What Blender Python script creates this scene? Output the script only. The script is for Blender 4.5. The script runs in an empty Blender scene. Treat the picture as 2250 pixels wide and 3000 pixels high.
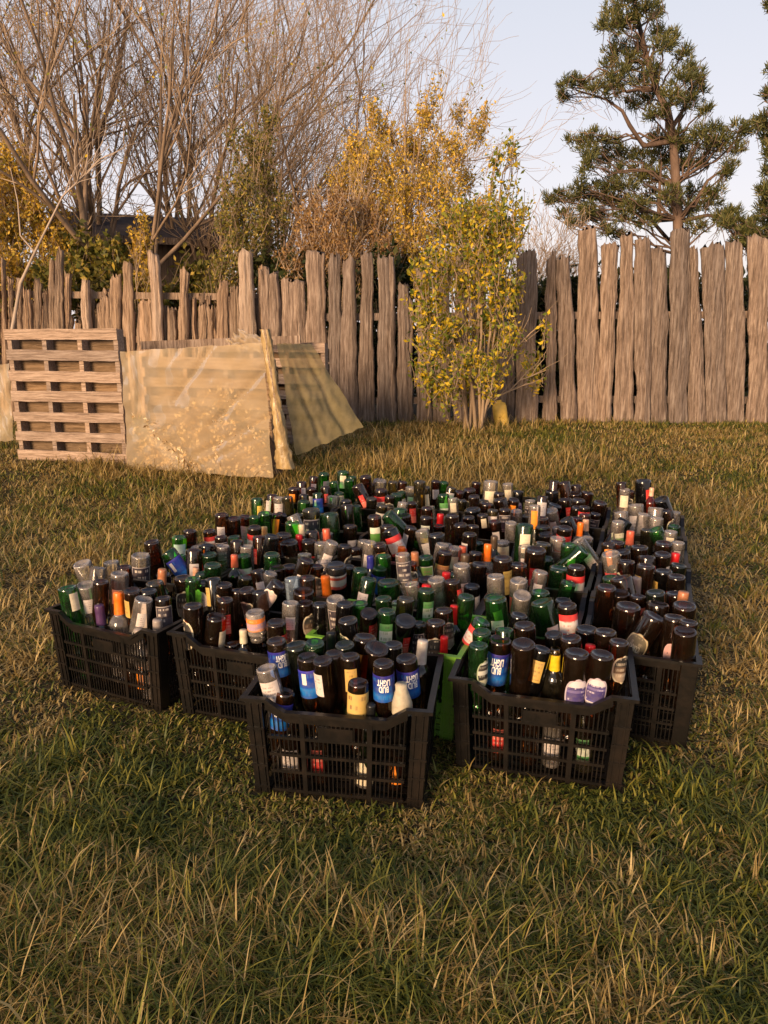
import bpy, math, random
import numpy as np
from mathutils import Vector, Matrix
random.seed(7); rng = np.random.default_rng(7)
S = bpy.context.scene; COL = S.collection
R = math.radians

# ---------------------------------------------------------------- camera
PITCH, FPX, CAMH = R(13.4), 2172.0, 1.31
cam = bpy.data.cameras.new('camera'); co = bpy.data.objects.new('camera', cam); COL.objects.link(co)
co.location = (0, 0, CAMH); co.rotation_euler = (R(90) - PITCH, 0, 0)
cam.sensor_fit = 'VERTICAL'; cam.sensor_height = 36; cam.lens = 36 * FPX / 3000
cam.clip_end = 500; cam.clip_start = .05
S.camera = co
# ---------------------------------------------------------------- world, sun, exposure
SUN = Vector((-.50, -.84, .22)).normalized()
W = bpy.data.worlds.new('World'); S.world = W; W.use_nodes = True
nt = W.node_tree; nt.nodes.clear()
def N(t, k, **kw):
    n = t.nodes.new(k)
    for a, b in kw.items(): setattr(n, a, b)
    return n
sky = N(nt, 'ShaderNodeTexSky', sky_type='NISHITA', sun_disc=False)
sky.sun_elevation = math.asin(SUN.z); sky.sun_rotation = math.atan2(SUN.x, SUN.y); sky.dust_density = 2.5; sky.air_density = 1.2
tc = N(nt, 'ShaderNodeTexCoord'); sp = N(nt, 'ShaderNodeSeparateXYZ'); rp = N(nt, 'ShaderNodeValToRGB')
nt.links.new(tc.outputs['Generated'], sp.inputs[0]); nt.links.new(sp.outputs['Z'], rp.inputs[0])
rp.color_ramp.elements[0].position = 0.0; rp.color_ramp.elements[0].color = (.96, .84, .83, 1)
rp.color_ramp.elements[1].position = .40; rp.color_ramp.elements[1].color = (.70, .71, .79, 1)
e = rp.color_ramp.elements.new(.62); e.color = (.34, .37, .50, 1)
e = rp.color_ramp.elements.new(1.0); e.color = (.22, .26, .40, 1)
e = rp.color_ramp.elements.new(.16); e.color = (.86, .80, .86, 1)
mul = N(nt, 'ShaderNodeVectorMath', operation='SCALE'); mul.inputs['Scale'].default_value = 6.2
nt.links.new(rp.outputs[0], mul.inputs[0])
mx = N(nt, 'ShaderNodeMix', data_type='RGBA'); mx.inputs[0].default_value = .8
nt.links.new(sky.outputs[0], mx.inputs[6]); nt.links.new(mul.outputs[0], mx.inputs[7])
bg = N(nt, 'ShaderNodeBackground'); bg.inputs[1].default_value = .10
nt.links.new(mx.outputs[2], bg.inputs[0])
wo = N(nt, 'ShaderNodeOutputWorld'); nt.links.new(bg.outputs[0], wo.inputs[0])
sl = bpy.data.lights.new('sun', 'SUN'); so = bpy.data.objects.new('sun', sl); COL.objects.link(so)
sl.energy = 3.8; sl.angle = R(20); sl.color = (1, .69, .42)
so.rotation_euler = (-SUN).to_track_quat('-Z', 'Y').to_euler()
S.view_settings.view_transform = 'Standard'; S.view_settings.look = 'None'
S.view_settings.exposure = 0.88; S.view_settings.gamma = 1
S.render.engine = 'CYCLES'
S.cycles.transparent_max_bounces = 20; S.cycles.max_bounces = 7; S.cycles.diffuse_bounces = 3

# ---------------------------------------------------------------- helpers
def at(px, py, Y):
    """point of the world seen at photo pixel (px,py) in the plane y=Y"""
    a = (px - 1125) / FPX; b = (py - 1500) / FPX
    d = Y / (math.cos(PITCH) - b * math.sin(PITCH))
    return Vector((a * d, Y, CAMH + d * (-math.sin(PITCH) - b * math.cos(PITCH))))
def ground(x, y):
    t = np.clip((np.asarray(y, float) - 4.9) / 3.0, 0, 1); t = t * t * (3 - 2 * t)
    x = np.asarray(x, float)
    return .19 * t + .012 * np.sin(1.9 * x + .7) * np.sin(1.5 * np.asarray(y) + x) - .004
def tag(o, label=None, cat=None, group=None, kind=None):
    if label: o['label'] = label
    if cat: o['category'] = cat
    if group: o['group'] = group
    if kind: o['kind'] = kind
    return o
def link(name, me, mat=None, parent=None, loc=None):
    o = bpy.data.objects.new(name, me); COL.objects.link(o)
    if mat is not None and me is not None and not me.materials:
        for m in (mat if isinstance(mat, (list, tuple)) else [mat]): me.materials.append(m)
    if parent: o.parent = parent
    if loc is not None: o.location = loc
    return o
def empty(name, loc=(0, 0, 0), rz=0):
    o = bpy.data.objects.new(name, None); COL.objects.link(o); o.location = loc; o.rotation_euler = (0, 0, rz); o.empty_display_size = .1
    return o
def pymesh(name, vs, fs, smooth=False):
    me = bpy.data.meshes.new(name); me.from_pydata([tuple(v) for v in vs], [], fs); me.update()
    if smooth: me.polygons.foreach_set('use_smooth', [True] * len(me.polygons))
    return me
def quadmesh(name, V, Q, smooth=False):
    """fast mesh of quads from numpy arrays"""
    me = bpy.data.meshes.new(name); V = np.ascontiguousarray(V, np.float32); Q = np.ascontiguousarray(Q, np.int32)
    me.vertices.add(len(V)); me.vertices.foreach_set('co', V.ravel())
    k = Q.shape[1]
    me.loops.add(Q.size); me.loops.foreach_set('vertex_index', Q.ravel())
    me.polygons.add(len(Q)); me.polygons.foreach_set('loop_start', np.arange(0, Q.size, k, dtype=np.int32))
    me.polygons.foreach_set('loop_total', np.full(len(Q), k, np.int32))
    if smooth: me.polygons.foreach_set('use_smooth', np.ones(len(Q), bool))
    me.update(calc_edges=True); return me
class MB:
    def __init__(s): s.v = []; s.f = []
    def box(s, x0, x1, y0, y1, z0, z1):
        n = len(s.v); s.v += [(x, y, z) for z in (z0, z1) for y in (y0, y1) for x in (x0, x1)]
        s.f += [tuple(n + i for i in q) for q in ((0, 2, 3, 1), (4, 5, 7, 6), (0, 1, 5, 4), (2, 6, 7, 3), (0, 4, 6, 2), (1, 3, 7, 5))]
    def hexa(s, p):
        n = len(s.v); s.v += [tuple(q) for q in p]
        s.f += [tuple(n + i for i in q) for q in ((0, 2, 3, 1), (4, 5, 7, 6), (0, 1, 5, 4), (2, 6, 7, 3), (0, 4, 6, 2), (1, 3, 7, 5))]
    def mesh(s, name, fn=None): return pymesh(name, [fn(v) for v in s.v] if fn else s.v, s.f)
def tubes(name, lines, sides=4):
    """lines: list of (points (n,3), radii (n)) -> one mesh of tapered tubes"""
    VV = []; QQ = []; n0 = 0
    an = np.arange(sides) * 2 * math.pi / sides; ca, sa = np.cos(an), np.sin(an)
    for P, r in lines:
        P = np.asarray(P, float); r = np.asarray(r, float)
        T = np.gradient(P, axis=0); T /= np.linalg.norm(T, axis=1)[:, None] + 1e-9
        ref = np.array([1., 0, 0]) if abs(T[0, 0]) < .8 else np.array([0, 1., 0])
        A = np.cross(T, ref); A /= np.linalg.norm(A, axis=1)[:, None] + 1e-9; B = np.cross(T, A)
        V = P[:, None, :] + r[:, None, None] * (ca[None, :, None] * A[:, None, :] + sa[None, :, None] * B[:, None, :])
        n = len(P); VV.append(V.reshape(-1, 3))
        i = np.arange(n - 1)[:, None] * sides; j = np.arange(sides)[None, :]; jn = (j + 1) % sides
        QQ.append((np.stack([i + j, i + jn, i + sides + jn, i + sides + j], -1).reshape(-1, 4)) + n0); n0 += n * sides
    return quadmesh(name, np.concatenate(VV), np.concatenate(QQ), True)

# ---------------------------------------------------------------- materials
def newmat(name):
    m = bpy.data.materials.new(name); m.use_nodes = True; t = m.node_tree; t.nodes.clear()
    return m, t, N(t, 'ShaderNodeOutputMaterial')
def ramp(t, fac, stops, interp='LINEAR'):
    r = N(t, 'ShaderNodeValToRGB'); cr = r.color_ramp; cr.interpolation = interp
    while len(cr.elements) < len(stops): cr.elements.new(.5)
    for el, (p, c) in zip(cr.elements, stops): el.position = p; el.color = (*c, 1)
    t.links.new(fac, r.inputs[0]); return r.outputs[0]
def noise(t, scale, detail=4, vec=None, stretch=None, rough=.6):
    n = N(t, 'ShaderNodeTexNoise'); n.inputs['Scale'].default_value = scale; n.inputs['Detail'].default_value = detail; n.inputs['Roughness'].default_value = rough
    if vec is None: vec = N(t, 'ShaderNodeTexCoord').outputs['Object']
    if stretch:
        mp = N(t, 'ShaderNodeMapping'); mp.inputs['Scale'].default_value = stretch; t.links.new(vec, mp.inputs[0]); vec = mp.outputs[0]
    t.links.new(vec, n.inputs['Vector']); return n.outputs['Fac']
def math_(t, op, a, b=None, clamp=False):
    n = N(t, 'ShaderNodeMath', operation=op); n.use_clamp = clamp
    for i, q in enumerate((a, b)):
        if q is None: continue
        if isinstance(q, (int, float)): n.inputs[i].default_value = q
        else: t.links.new(q, n.inputs[i])
    return n.outputs[0]
def mix(t, fac, a, b, mode='MIX'):
    n = N(t, 'ShaderNodeMix', data_type='RGBA', blend_type=mode)
    for i, q in ((0, fac), (6, a), (7, b)):
        if isinstance(q, (int, float)): n.inputs[i].default_value = q
        elif isinstance(q, tuple): n.inputs[i].default_value = (*q, 1)
        else: t.links.new(q, n.inputs[i])
    return n.outputs[2]
def principled(t, out, col, rough=.6, spec=.5, bump=None, bstr=.4, bdist=.01):
    p = N(t, 'ShaderNodeBsdfPrincipled'); p.inputs['Roughness'].default_value = rough; p.inputs['Specular IOR Level'].default_value = spec
    if isinstance(col, tuple): p.inputs['Base Color'].default_value = (*col, 1)
    else: t.links.new(col, p.inputs['Base Color'])
    if bump is not None:
        b = N(t, 'ShaderNodeBump'); b.inputs['Strength'].default_value = bstr; b.inputs['Distance'].default_value = bdist
        t.links.new(bump, b.inputs['Height']); t.links.new(b.outputs[0], p.inputs['Normal'])
    t.links.new(p.outputs[0], out.inputs[0]); return p
def m_plain(name, col, rough=.5, var=.25, scale=40):
    m, t, o = newmat(name); n = noise(t, scale)
    dark = tuple(c * (1 - var) for c in col)
    principled(t, o, ramp(t, n, [(.3, dark), (.7, col)]), rough); return m
def m_wood(name, dark, mid, light, vscale=1.0, along=False):
    sa, sb, sc2 = ((1, 14, 14), (.8, 9, 9), (.7, 30, 30)) if along else ((14, 14, 1.0), (9, 9, .8), (30, 30, .7))
    m, t, o = newmat(name); tcn = N(t, 'ShaderNodeTexCoord'); oi = N(t, 'ShaderNodeObjectInfo')
    ad = N(t, 'ShaderNodeVectorMath', operation='ADD'); t.links.new(tcn.outputs['Object'], ad.inputs[0])
    cmb = N(t, 'ShaderNodeCombineXYZ'); t.links.new(math_(t, 'MULTIPLY', oi.outputs['Random'], 40.0), cmb.inputs[0]); t.links.new(math_(t, 'MULTIPLY', oi.outputs['Random'], 17.0), cmb.inputs[2])
    t.links.new(cmb.outputs[0], ad.inputs[1]); v = ad.outputs[0]
    g = noise(t, 3 * vscale, 8, v, sa, .7); g2 = noise(t, 5 * vscale, 3, v); g3 = noise(t, 14 * vscale, 5, v, (sb[0] * .9, sb[1] * .5, sb[2]) if not along else sb, .75); g4 = noise(t, 2.2 * vscale, 4, v, sc2, .6)
    c = ramp(t, g, [(.34, dark), (.49, mid), (.68, light)])
    c = mix(t, math_(t, 'MULTIPLY', g2, .5), c, tuple(x * .62 for x in mid))
    c = mix(t, ramp(t, g3, [(.56, (0, 0, 0)), (.70, (.55, .55, .55))]), c, light)
    c = mix(t, ramp(t, g4, [(.60, (0, 0, 0)), (.70, (.75, .75, .75))]), c, tuple(x * .35 for x in dark))
    tint = mix(t, oi.outputs['Random'], (.78, .78, .8), (1.18, 1.1, 1.02)); c = mix(t, 1.0, c, tint, 'MULTIPLY')
    principled(t, o, c, .85, .2, g, 1.0, .035); return m
def m_leaf(name, stops, transl=.35, rough=.5):
    m, t, o = newmat(name); ge = N(t, 'ShaderNodeNewGeometry')
    c = ramp(t, ge.outputs['Random Per Island'], stops)
    p = N(t, 'ShaderNodeBsdfPrincipled'); p.inputs['Roughness'].default_value = rough; p.inputs['Specular IOR Level'].default_value = .25
    t.links.new(c, p.inputs['Base Color']); tr = N(t, 'ShaderNodeBsdfTranslucent'); t.links.new(c, tr.inputs[0])
    ms = N(t, 'ShaderNodeMixShader'); ms.inputs[0].default_value = transl
    t.links.new(p.outputs[0], ms.inputs[1]); t.links.new(tr.outputs[0], ms.inputs[2]); t.links.new(ms.outputs[0], o.inputs[0]); return m
def m_bark(name, dark, light, scale=6):
    m, t, o = newmat(name); g = noise(t, scale, 6, None, (1, 1, .3))
    principled(t, o, ramp(t, g, [(.3, dark), (.7, light)]), .9, .15, g, .6, .02); return m
def m_glass(name, tint, dust, dust_glow_col, spec=1.0):
    m, t, o = newmat(name)
    tr = N(t, 'ShaderNodeBsdfTransparent'); oi_ = N(t, 'ShaderNodeObjectInfo')
    t.links.new(mix(t, math_(t, 'POWER', oi_.outputs['Random'], 1.5), tuple(q ** 1.15 for q in tint), tuple(min(.95, q ** .62) for q in tint)), tr.inputs[0])
    df = N(t, 'ShaderNodeBsdfDiffuse'); df.inputs[0].default_value = (*dust_glow_col, 1)  # dust coat that also paints the glow of light passing through
    g = noise(t, 28, 5); g2 = noise(t, 7, 3)
    fac = math_(t, 'MULTIPLY', ramp(t, math_(t, 'ADD', math_(t, 'MULTIPLY', g, .6), math_(t, 'MULTIPLY', g2, .4)), [(.35, (.35,) * 3), (.68, (1.5,) * 3)]), dust)
    m1 = N(t, 'ShaderNodeMixShader'); t.links.new(fac, m1.inputs[0]); t.links.new(tr.outputs[0], m1.inputs[1]); t.links.new(df.outputs[0], m1.inputs[2])
    gl = N(t, 'ShaderNodeBsdfGlossy'); gl.inputs['Roughness'].default_value = .10
    fr = N(t, 'ShaderNodeFresnel'); fr.inputs[0].default_value = 1.5
    m2 = N(t, 'ShaderNodeMixShader'); t.links.new(math_(t, 'MULTIPLY', fr.outputs[0], 1.5 * spec, True), m2.inputs[0])
    t.links.new(m1.outputs[0], m2.inputs[1]); t.links.new(gl.outputs[0], m2.inputs[2]); t.links.new(m2.outputs[0], o.inputs[0]); return m
GT = {  # wall tint, dust on wall, on base, colour; brown and clear add painted glow
 'B': ((.42, .16, .032), .055, .15, (.12, .07, .042)), 'G': ((.19, .70, .12), .07, .17, (.06, .17, .06)), 'C': ((.92, .90, .88), .15, .34, (.60, .52, .46)),
 'K': ((.07, .045, .035), .03, .17, (.10, .09, .09)), 'O': ((.46, .38, .07), .06, .22, (.17, .15, .10)), 'D': ((.12, .20, .06), .04, .16, (.08, .10, .06)), 'L': ((.66, .78, .88), .16, .30, (.34, .42, .52))}
GM = {k: [m_glass('glass_' + k, v[0], v[1], v[3]), m_glass('glass_base_' + k, v[0], v[2], v[3])] for k, v in GT.items()}
M_TAN = {}

# ================================================================= SETTING
# ground sheet
gx = np.concatenate([np.linspace(-60, -6, 28)[:-1], np.linspace(-6, 6, 121), np.linspace(6, 60, 28)[1:]])
gy = np.concatenate([np.linspace(-12, 0, 8)[:-1], np.linspace(0, 12, 121), np.linspace(12, 160, 40)[1:]])
XX, YY = np.meshgrid(gx, gy); V = np.stack([XX, YY, ground(XX, YY)], -1).reshape(-1, 3)
nx = len(gx); i = np.arange(len(gy) - 1)[:, None] * nx; j = np.arange(nx - 1)[None, :]
Q = np.stack([i + j, i + j + 1, i + nx + j + 1, i + nx + j], -1).reshape(-1, 4)
m, t, o = newmat('soil'); n1 = noise(t, 1.3, 6); n2 = noise(t, 35, 6)
c = mix(t, n2, ramp(t, n1, [(.35, (.030, .032, .012)), (.62, (.075, .056, .028))]), (.045, .032, .02))
principled(t, o, c, .95, .1, n2, .8, .03)
tag(link('ground', quadmesh('ground', V, Q, True), m), kind='structure')

# ---------------------------------------------------------------- crates
CRATES=[
('L1',-0.947,2.678,-25.5),
('L2',-0.430,2.491,-18.8),
('F',-0.108,2.065,-9.0),
('R',0.508,2.173,-15.1),
('G',0.054,2.470,-20.0),
('M0',0.912,2.474,70.0),
('M1',1.088,2.958,70.0),
('M2',1.264,3.442,70.0),
('M3',1.440,3.926,70.0),
('C00',-0.896,3.180,70.0),
('C01',-0.720,3.664,70.0),
('C02',-0.544,4.148,70.0),
('C03',-0.368,4.632,70.0),
('C10',-0.534,3.048,70.0),
('C11',-0.358,3.532,70.0),
('C12',-0.182,4.016,70.0),
('C13',-0.006,4.500,70.0),
('C20',-0.138,3.011,70.0),
('C21',0.038,3.495,70.0),
('C22',0.214,3.978,70.0),
('C23',0.390,4.462,70.0),
('C30',0.223,2.879,70.0),
('C31',0.400,3.363,70.0),
('C32',0.576,3.847,70.0),
('C33',0.752,4.331,70.0),
('C40',0.551,2.653,70.0),
('C41',0.727,3.137,70.0),
('C42',0.903,3.621,70.0),
('C43',1.079,4.105,70.0),
]
BOTTLES=[
(-0.709,4.043,0.427,0.0643,'G','yl',30,0,0,11,-0.155,0.12),
(-0.648,4.214,0.411,0.0628,'B','n',0,0,0,11,0.026,0.121),
(-0.6,4.128,0.413,0.0492,'C','wr',0,0,0,11,-0.036,0.034),
(-0.549,4.12,0.418,0.0369,'O','n',0,0,0,11,-0.03,0.007),
(-0.557,4.5,0.391,0.0713,'B','or',-25,0,0,12,-0.189,0.133),
(-0.518,4.574,0.417,0.0633,'B','wr',20,0,0,12,-0.106,0.121),
(-0.452,4.699,0.426,0.051,'B','wr',0,0,0,12,0.034,0.102),
(-0.398,4.84,0.421,0.0716,'G','wr',50,0,0,12,0.185,0.1),
(-0.269,4.827,0.438,0.0809,'G','cr',0,0,0,12,0.217,-0.026),
(-0.21,4.796,0.408,0.0426,'G','n',0,0,0,12,0.208,-0.092),
(-0.222,4.638,0.417,0.0642,'G','n',0,0,0,12,0.055,-0.135),
(-0.329,4.719,0.389,0.0513,'G','n',0,0,0,12,0.095,-0.007),
(-0.362,4.493,0.401,0.04,'B','re',0,0,0,12,-0.129,-0.052),
(-0.475,4.295,0.394,0.0554,'B','wr',-20,0,0,11,0.161,-0.014),
(-0.393,4.287,0.404,0.0596,'G','bb',0,0,0,11,0.182,-0.094),
(-0.441,4.43,0.405,0.0527,'B','wr',0,0,0,12,-0.214,-0.0),
(-0.459,4.155,0.385,0.0703,'G','n',0,10,0,11,0.036,-0.078),
(-0.311,4.445,0.353,0.0795,'C','wr',0,0,0,12,-0.156,-0.117),
(-0.379,3.744,0.435,0.0896,'O','bk',0,0,0,14,0.192,0.092),
(-0.28,3.722,0.417,0.0929,'G','re',-30,-6,0,14,0.205,-0.008),
(-0.202,3.946,0.412,0.0668,'B','n',0,0,0,15,-0.073,-0.005),
(-0.158,4.021,0.391,0.0481,'G','n',0,0,0,15,0.013,-0.021),
(-0.62,3.755,0.413,0.0713,'G','n',0,0,0,10,0.12,-0.062),
(-0.722,3.771,0.39,0.0754,'B','wr',10,0,0,10,0.1,0.038),
(-0.664,3.702,0.407,0.0333,'G','n',0,0,0,10,0.055,-0.039),
(-0.567,3.821,0.389,0.042,'B','or',0,0,0,10,0.2,-0.09),
(-0.554,3.922,0.365,0.0509,'B','n',0,20,0,11,-0.216,-0.067),
(-0.458,3.603,0.435,0.0647,'C','cr',0,-20,0,14,0.028,0.117),
(-0.637,3.536,0.392,0.0674,'B','rw',0,0,0,10,-0.092,-0.122),
(-0.608,3.643,0.364,0.0292,'U','tan',0,0,0,10,0.019,-0.112),
(-0.453,3.542,0.416,0.0675,'G','n',0,0,0,14,-0.02,0.093),
(-0.406,3.534,0.404,0.0283,'U','cream',0,0,0,14,-0.015,0.045),
(-0.4,3.378,0.395,0.0306,'U','red',0,0,0,14,-0.16,-0.018),
(-0.349,3.454,0.392,0.0659,'B','n',0,0,0,14,-0.07,-0.036),
(-0.281,3.481,0.396,0.035,'U','coral',0,0,0,14,-0.022,-0.09),
(-0.566,3.264,0.419,0.0657,'B','re',-50,0,0,13,0.192,0.104),
(-0.502,3.212,0.436,0.0646,'K','n',0,0,0,13,0.165,0.026),
(-0.474,3.386,0.395,0.0746,'B','n',0,0,0,14,-0.19,0.045),
(-0.444,3.321,0.378,0.0841,'B','ov',-40,0,0,14,-0.215,0.022),
(-0.356,3.361,0.371,0.0712,'B','re',30,0,0,14,-0.16,-0.056),
(-0.292,3.328,0.37,0.0638,'C','wr',0,0,0,14,-0.169,-0.132),
(-0.226,3.137,0.427,0.0506,'C','wr',0,20,0,17,0.089,0.126),
(-0.175,3.19,0.396,0.0612,'B','n',0,0,0,17,0.156,0.096),
(-0.174,3.666,0.366,0.0699,'B','wr',20,0,0,14,0.189,-0.127),
(-0.164,4.42,0.425,0.0744,'B','re',-10,-15,0,16,-0.13,0.121),
(-0.216,4.069,0.409,0.0607,'K','n',0,0,0,15,0.038,0.05),
(-0.117,4.547,0.457,0.0718,'B','n',0,0,0,16,0.006,0.12),
(-0.094,4.612,0.396,0.0685,'B','n',0,0,0,16,0.075,0.121),
(-0.025,4.64,0.414,0.0917,'C','n',0,0,0,16,0.125,0.066),
(0.053,4.653,0.402,0.0598,'O','n',0,0,0,16,0.164,-0.003),
(0.118,4.683,0.396,0.0648,'B','ov',0,0,0,16,0.214,-0.054),
(-0.02,4.403,0.402,0.0786,'B','rw',0,0,0,16,-0.096,-0.02),
(0.076,4.319,0.39,0.0728,'G','ov',-60,0,0,16,-0.149,-0.136),
(0.034,4.279,0.387,0.0511,'B','ov',0,0,0,16,-0.186,-0.117),
(0.214,4.382,0.459,0.0693,'O','n',0,14,0,20,-0.136,0.138),
(0.177,4.646,0.366,0.0782,'C','wr',0,0,0,16,0.199,-0.122),
(0.244,4.444,0.411,0.0704,'O','cr',0,0,0,20,-0.067,0.131),
(0.326,4.612,0.415,0.0547,'B','wr',0,0,0,20,0.118,0.112),
(0.38,4.61,0.406,0.0547,'G','n',0,0,0,20,0.135,0.059),
(0.41,4.416,0.413,0.0394,'O','wr',0,0,0,20,-0.036,-0.038),
(0.35,4.275,0.398,0.0679,'G','gw',0,0,0,20,-0.19,-0.026),
(0.393,4.142,0.405,0.0453,'C','cr',0,0,0,19,0.215,-0.112),
(0.461,4.418,0.385,0.0482,'B','ov',0,0,0,20,-0.019,-0.079),
(0.526,4.476,0.387,0.0754,'B','ov',-50,0,0,20,0.059,-0.123),
(0.58,4.581,0.411,0.0453,'B','n',0,0,0,20,0.177,-0.138),
(0.501,4.046,0.438,0.0603,'B','n',0,0,0,23,0.162,0.138),
(0.48,3.928,0.392,0.0862,'K','n',0,0,0,23,0.043,0.118),
(0.087,3.861,0.411,0.0767,'G','n',0,0,0,19,-0.169,0.071),
(0.105,3.974,0.418,0.0475,'C','n',0,0,0,19,-0.041,0.101),
(0.013,3.702,0.418,0.074,'G','n',0,-50,0,18,0.187,0.095),
(-0.05,3.658,0.417,0.0695,'B','gn',0,0,0,18,0.124,0.138),
(0.016,3.545,0.397,0.0711,'B','n',0,0,0,18,0.04,0.038),
(0.026,3.452,0.403,0.0728,'K','rw',0,-12,0,18,-0.044,-0.003),
(0.1,3.792,0.392,0.0799,'B','n',0,0,0,19,-0.199,0.052),
(0.157,4.102,0.389,0.0531,'B','re',10,0,0,19,0.097,0.096),
(0.23,3.879,0.411,0.0619,'B','n',0,0,0,19,-0.088,-0.049),
(0.214,3.661,0.413,0.0622,'B','gn',0,0,0,18,0.216,-0.109),
(0.304,3.876,0.376,0.0387,'U','red',0,0,0,19,-0.066,-0.119),
(0.34,3.602,0.438,0.0684,'B','n',0,0,0,22,0.204,0.138),
(0.292,3.814,0.328,0.0459,'B','re',0,0,0,19,-0.128,-0.13),
(0.241,3.309,0.417,0.0765,'K','n',0,0,0,22,-0.105,0.131),
(0.374,3.538,0.406,0.0674,'B','n',0,0,0,22,0.156,0.084),
(0.438,3.725,0.397,0.0596,'B','n',0,0,0,23,-0.162,0.088),
(0.439,3.547,0.397,0.0569,'B','n',0,0,0,22,0.186,0.026),
(0.397,3.32,0.417,0.0668,'B','wr',-65,0,0,22,-0.041,-0.012),
(0.184,3.507,0.384,0.0705,'C','wr',0,-15,0,18,0.063,-0.122),
(0.264,3.213,0.396,0.0616,'C','wr',0,0,0,22,-0.188,0.076),
(0.32,3.223,0.376,0.0521,'C','cr',0,0,0,22,-0.159,0.026),
(0.358,3.242,0.377,0.0327,'U','coral',0,0,0,22,-0.128,-0.002),
(0.082,3.305,0.356,0.0334,'U','orange',0,0,0,18,-0.163,-0.106),
(-0.062,3.165,0.42,0.0383,'C','wr',0,0,0,17,0.171,-0.022),
(0.133,3.533,0.391,0.0531,'B','n',0,0,0,18,0.068,-0.087),
(0.652,4.446,0.447,0.1011,'C','cr',0,10,0,24,0.074,0.133),
(0.762,4.493,0.42,0.0667,'C','cr',0,0,0,24,0.156,0.046),
(0.682,4.288,0.404,0.0638,'B','n',0,0,0,24,-0.063,0.051),
(0.662,4.15,0.399,0.0784,'B','wr',-50,0,0,24,-0.201,0.023),
(0.576,4.064,0.393,0.0769,'B','n',0,0,0,23,0.204,0.074),
(0.802,4.341,0.406,0.0646,'K','pu',0,0,0,24,0.027,-0.044),
(0.576,3.817,0.414,0.0571,'O','wr',0,0,0,23,-0.028,-0.011),
(0.568,3.698,0.381,0.063,'B','wr',0,-10,0,23,-0.143,-0.044),
(0.513,3.762,0.4,0.0564,'B','cr',10,0,0,23,-0.102,0.03),
(0.751,4.186,0.387,0.0625,'B','or',0,0,0,24,-0.136,-0.048),
(0.638,3.82,0.417,0.061,'B','bk',0,0,0,23,-0.004,-0.067),
(0.82,4.114,0.306,0.074,'O','n',0,0,0,24,-0.181,-0.138),
(0.65,3.319,0.462,0.0799,'G','cr',10,0,0,26,0.145,0.135),
(0.639,3.616,0.394,0.0543,'C','n',0,0,0,23,-0.195,-0.138),
(0.98,4.238,0.43,0.0758,'K','n',0,0,0,28,0.101,0.138),
(1.058,4.283,0.471,0.068,'B','n',0,0,0,28,0.177,0.085),
(1.003,4.294,0.478,0.0381,'B','n',0,0,0,28,0.142,0.131),
(1.138,4.314,0.447,0.0637,'B','n',0,0,0,28,0.187,0.022),
(1.118,4.255,0.413,0.0766,'B','n',0,0,0,28,0.185,0.024),
(1.201,4.285,0.409,0.0723,'B','n',0,0,0,28,0.211,-0.052),
(1.046,4.337,0.42,0.0428,'C','n',0,0,0,28,0.187,0.096),
(0.833,3.806,0.49,0.0416,'B','wr',0,0,0,27,0.15,0.129),
(0.89,4.027,0.415,0.044,'B','cr',0,0,0,28,-0.135,0.135),
(0.95,4.015,0.395,0.0801,'K','n',0,15,0,28,-0.131,0.107),
(1.035,4.142,0.401,0.0783,'B','re',40,0,0,28,0.02,0.054),
(1.085,4.037,0.42,0.0723,'B','n',0,0,0,28,-0.062,-0.029),
(1.077,3.88,0.415,0.0464,'B','rw',0,0,0,28,-0.212,-0.074),
(1.052,3.931,0.399,0.0588,'B','re',0,0,0,28,-0.173,-0.033),
(0.89,3.855,0.401,0.0731,'C','wr',0,-20,0,27,0.215,0.093),
(0.924,3.659,0.402,0.0696,'K','n',0,-25,0,27,0.042,-0.007),
(0.8,3.657,0.411,0.0695,'B','n',0,0,0,27,-0.004,0.11),
(0.755,3.62,0.482,0.0433,'C','or',0,0,0,27,-0.049,0.138),
(0.782,3.539,0.395,0.071,'B','n',0,0,0,27,-0.118,0.086),
(0.882,3.496,0.399,0.0702,'B','rw',0,0,0,27,-0.125,-0.023),
(1.0,3.738,0.39,0.0598,'B','or',0,0,0,27,0.143,-0.051),
(0.979,3.574,0.405,0.0286,'U','orange',0,0,0,27,-0.018,-0.087),
(1.032,3.677,0.394,0.0294,'U','peach',0,0,0,27,0.096,-0.102),
(1.051,3.767,0.402,0.0339,'B','n',0,0,0,27,0.187,-0.089),
(0.807,3.319,0.397,0.0702,'C','n',0,0,0,26,0.198,-0.012),
(0.889,3.288,0.388,0.0729,'C','wr',0,-40,0,26,0.198,-0.101),
(0.782,3.466,0.375,0.0697,'B','wr',0,0,0,27,-0.187,0.061),
(0.818,3.157,0.412,0.0668,'G','wr',30,8,0,26,0.049,-0.083),
(0.876,3.131,0.395,0.0694,'G','n',0,40,0,26,0.045,-0.138),
(0.628,3.183,0.398,0.0514,'C','wr',0,0,0,26,0.009,0.109),
(0.467,3.204,0.398,0.0323,'U','orange',0,0,0,22,-0.126,-0.117),
(0.517,3.352,0.395,0.0304,'U','brown',0,0,0,22,0.03,-0.114),
(1.469,4.133,0.512,0.0899,'K','n',0,0,0,8,0.205,0.044),
(1.346,4.135,0.498,0.0532,'B','n',0,0,0,8,0.173,0.138),
(1.355,4.085,0.47,0.0573,'C','cr',0,0,0,8,0.16,0.138),
(1.395,4.118,0.455,0.045,'B','ov',0,0,0,8,0.166,0.128),
(1.386,4.184,0.422,0.0864,'C','n',0,0,0,8,0.176,0.138),
(1.507,4.088,0.476,0.0243,'U','peach',0,0,0,8,0.176,-0.021),
(1.556,4.073,0.415,0.0811,'K','re',-70,-15,0,8,0.177,-0.045),
(1.449,3.849,0.418,0.0768,'C','n',0,0,0,8,-0.069,-0.035),
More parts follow.
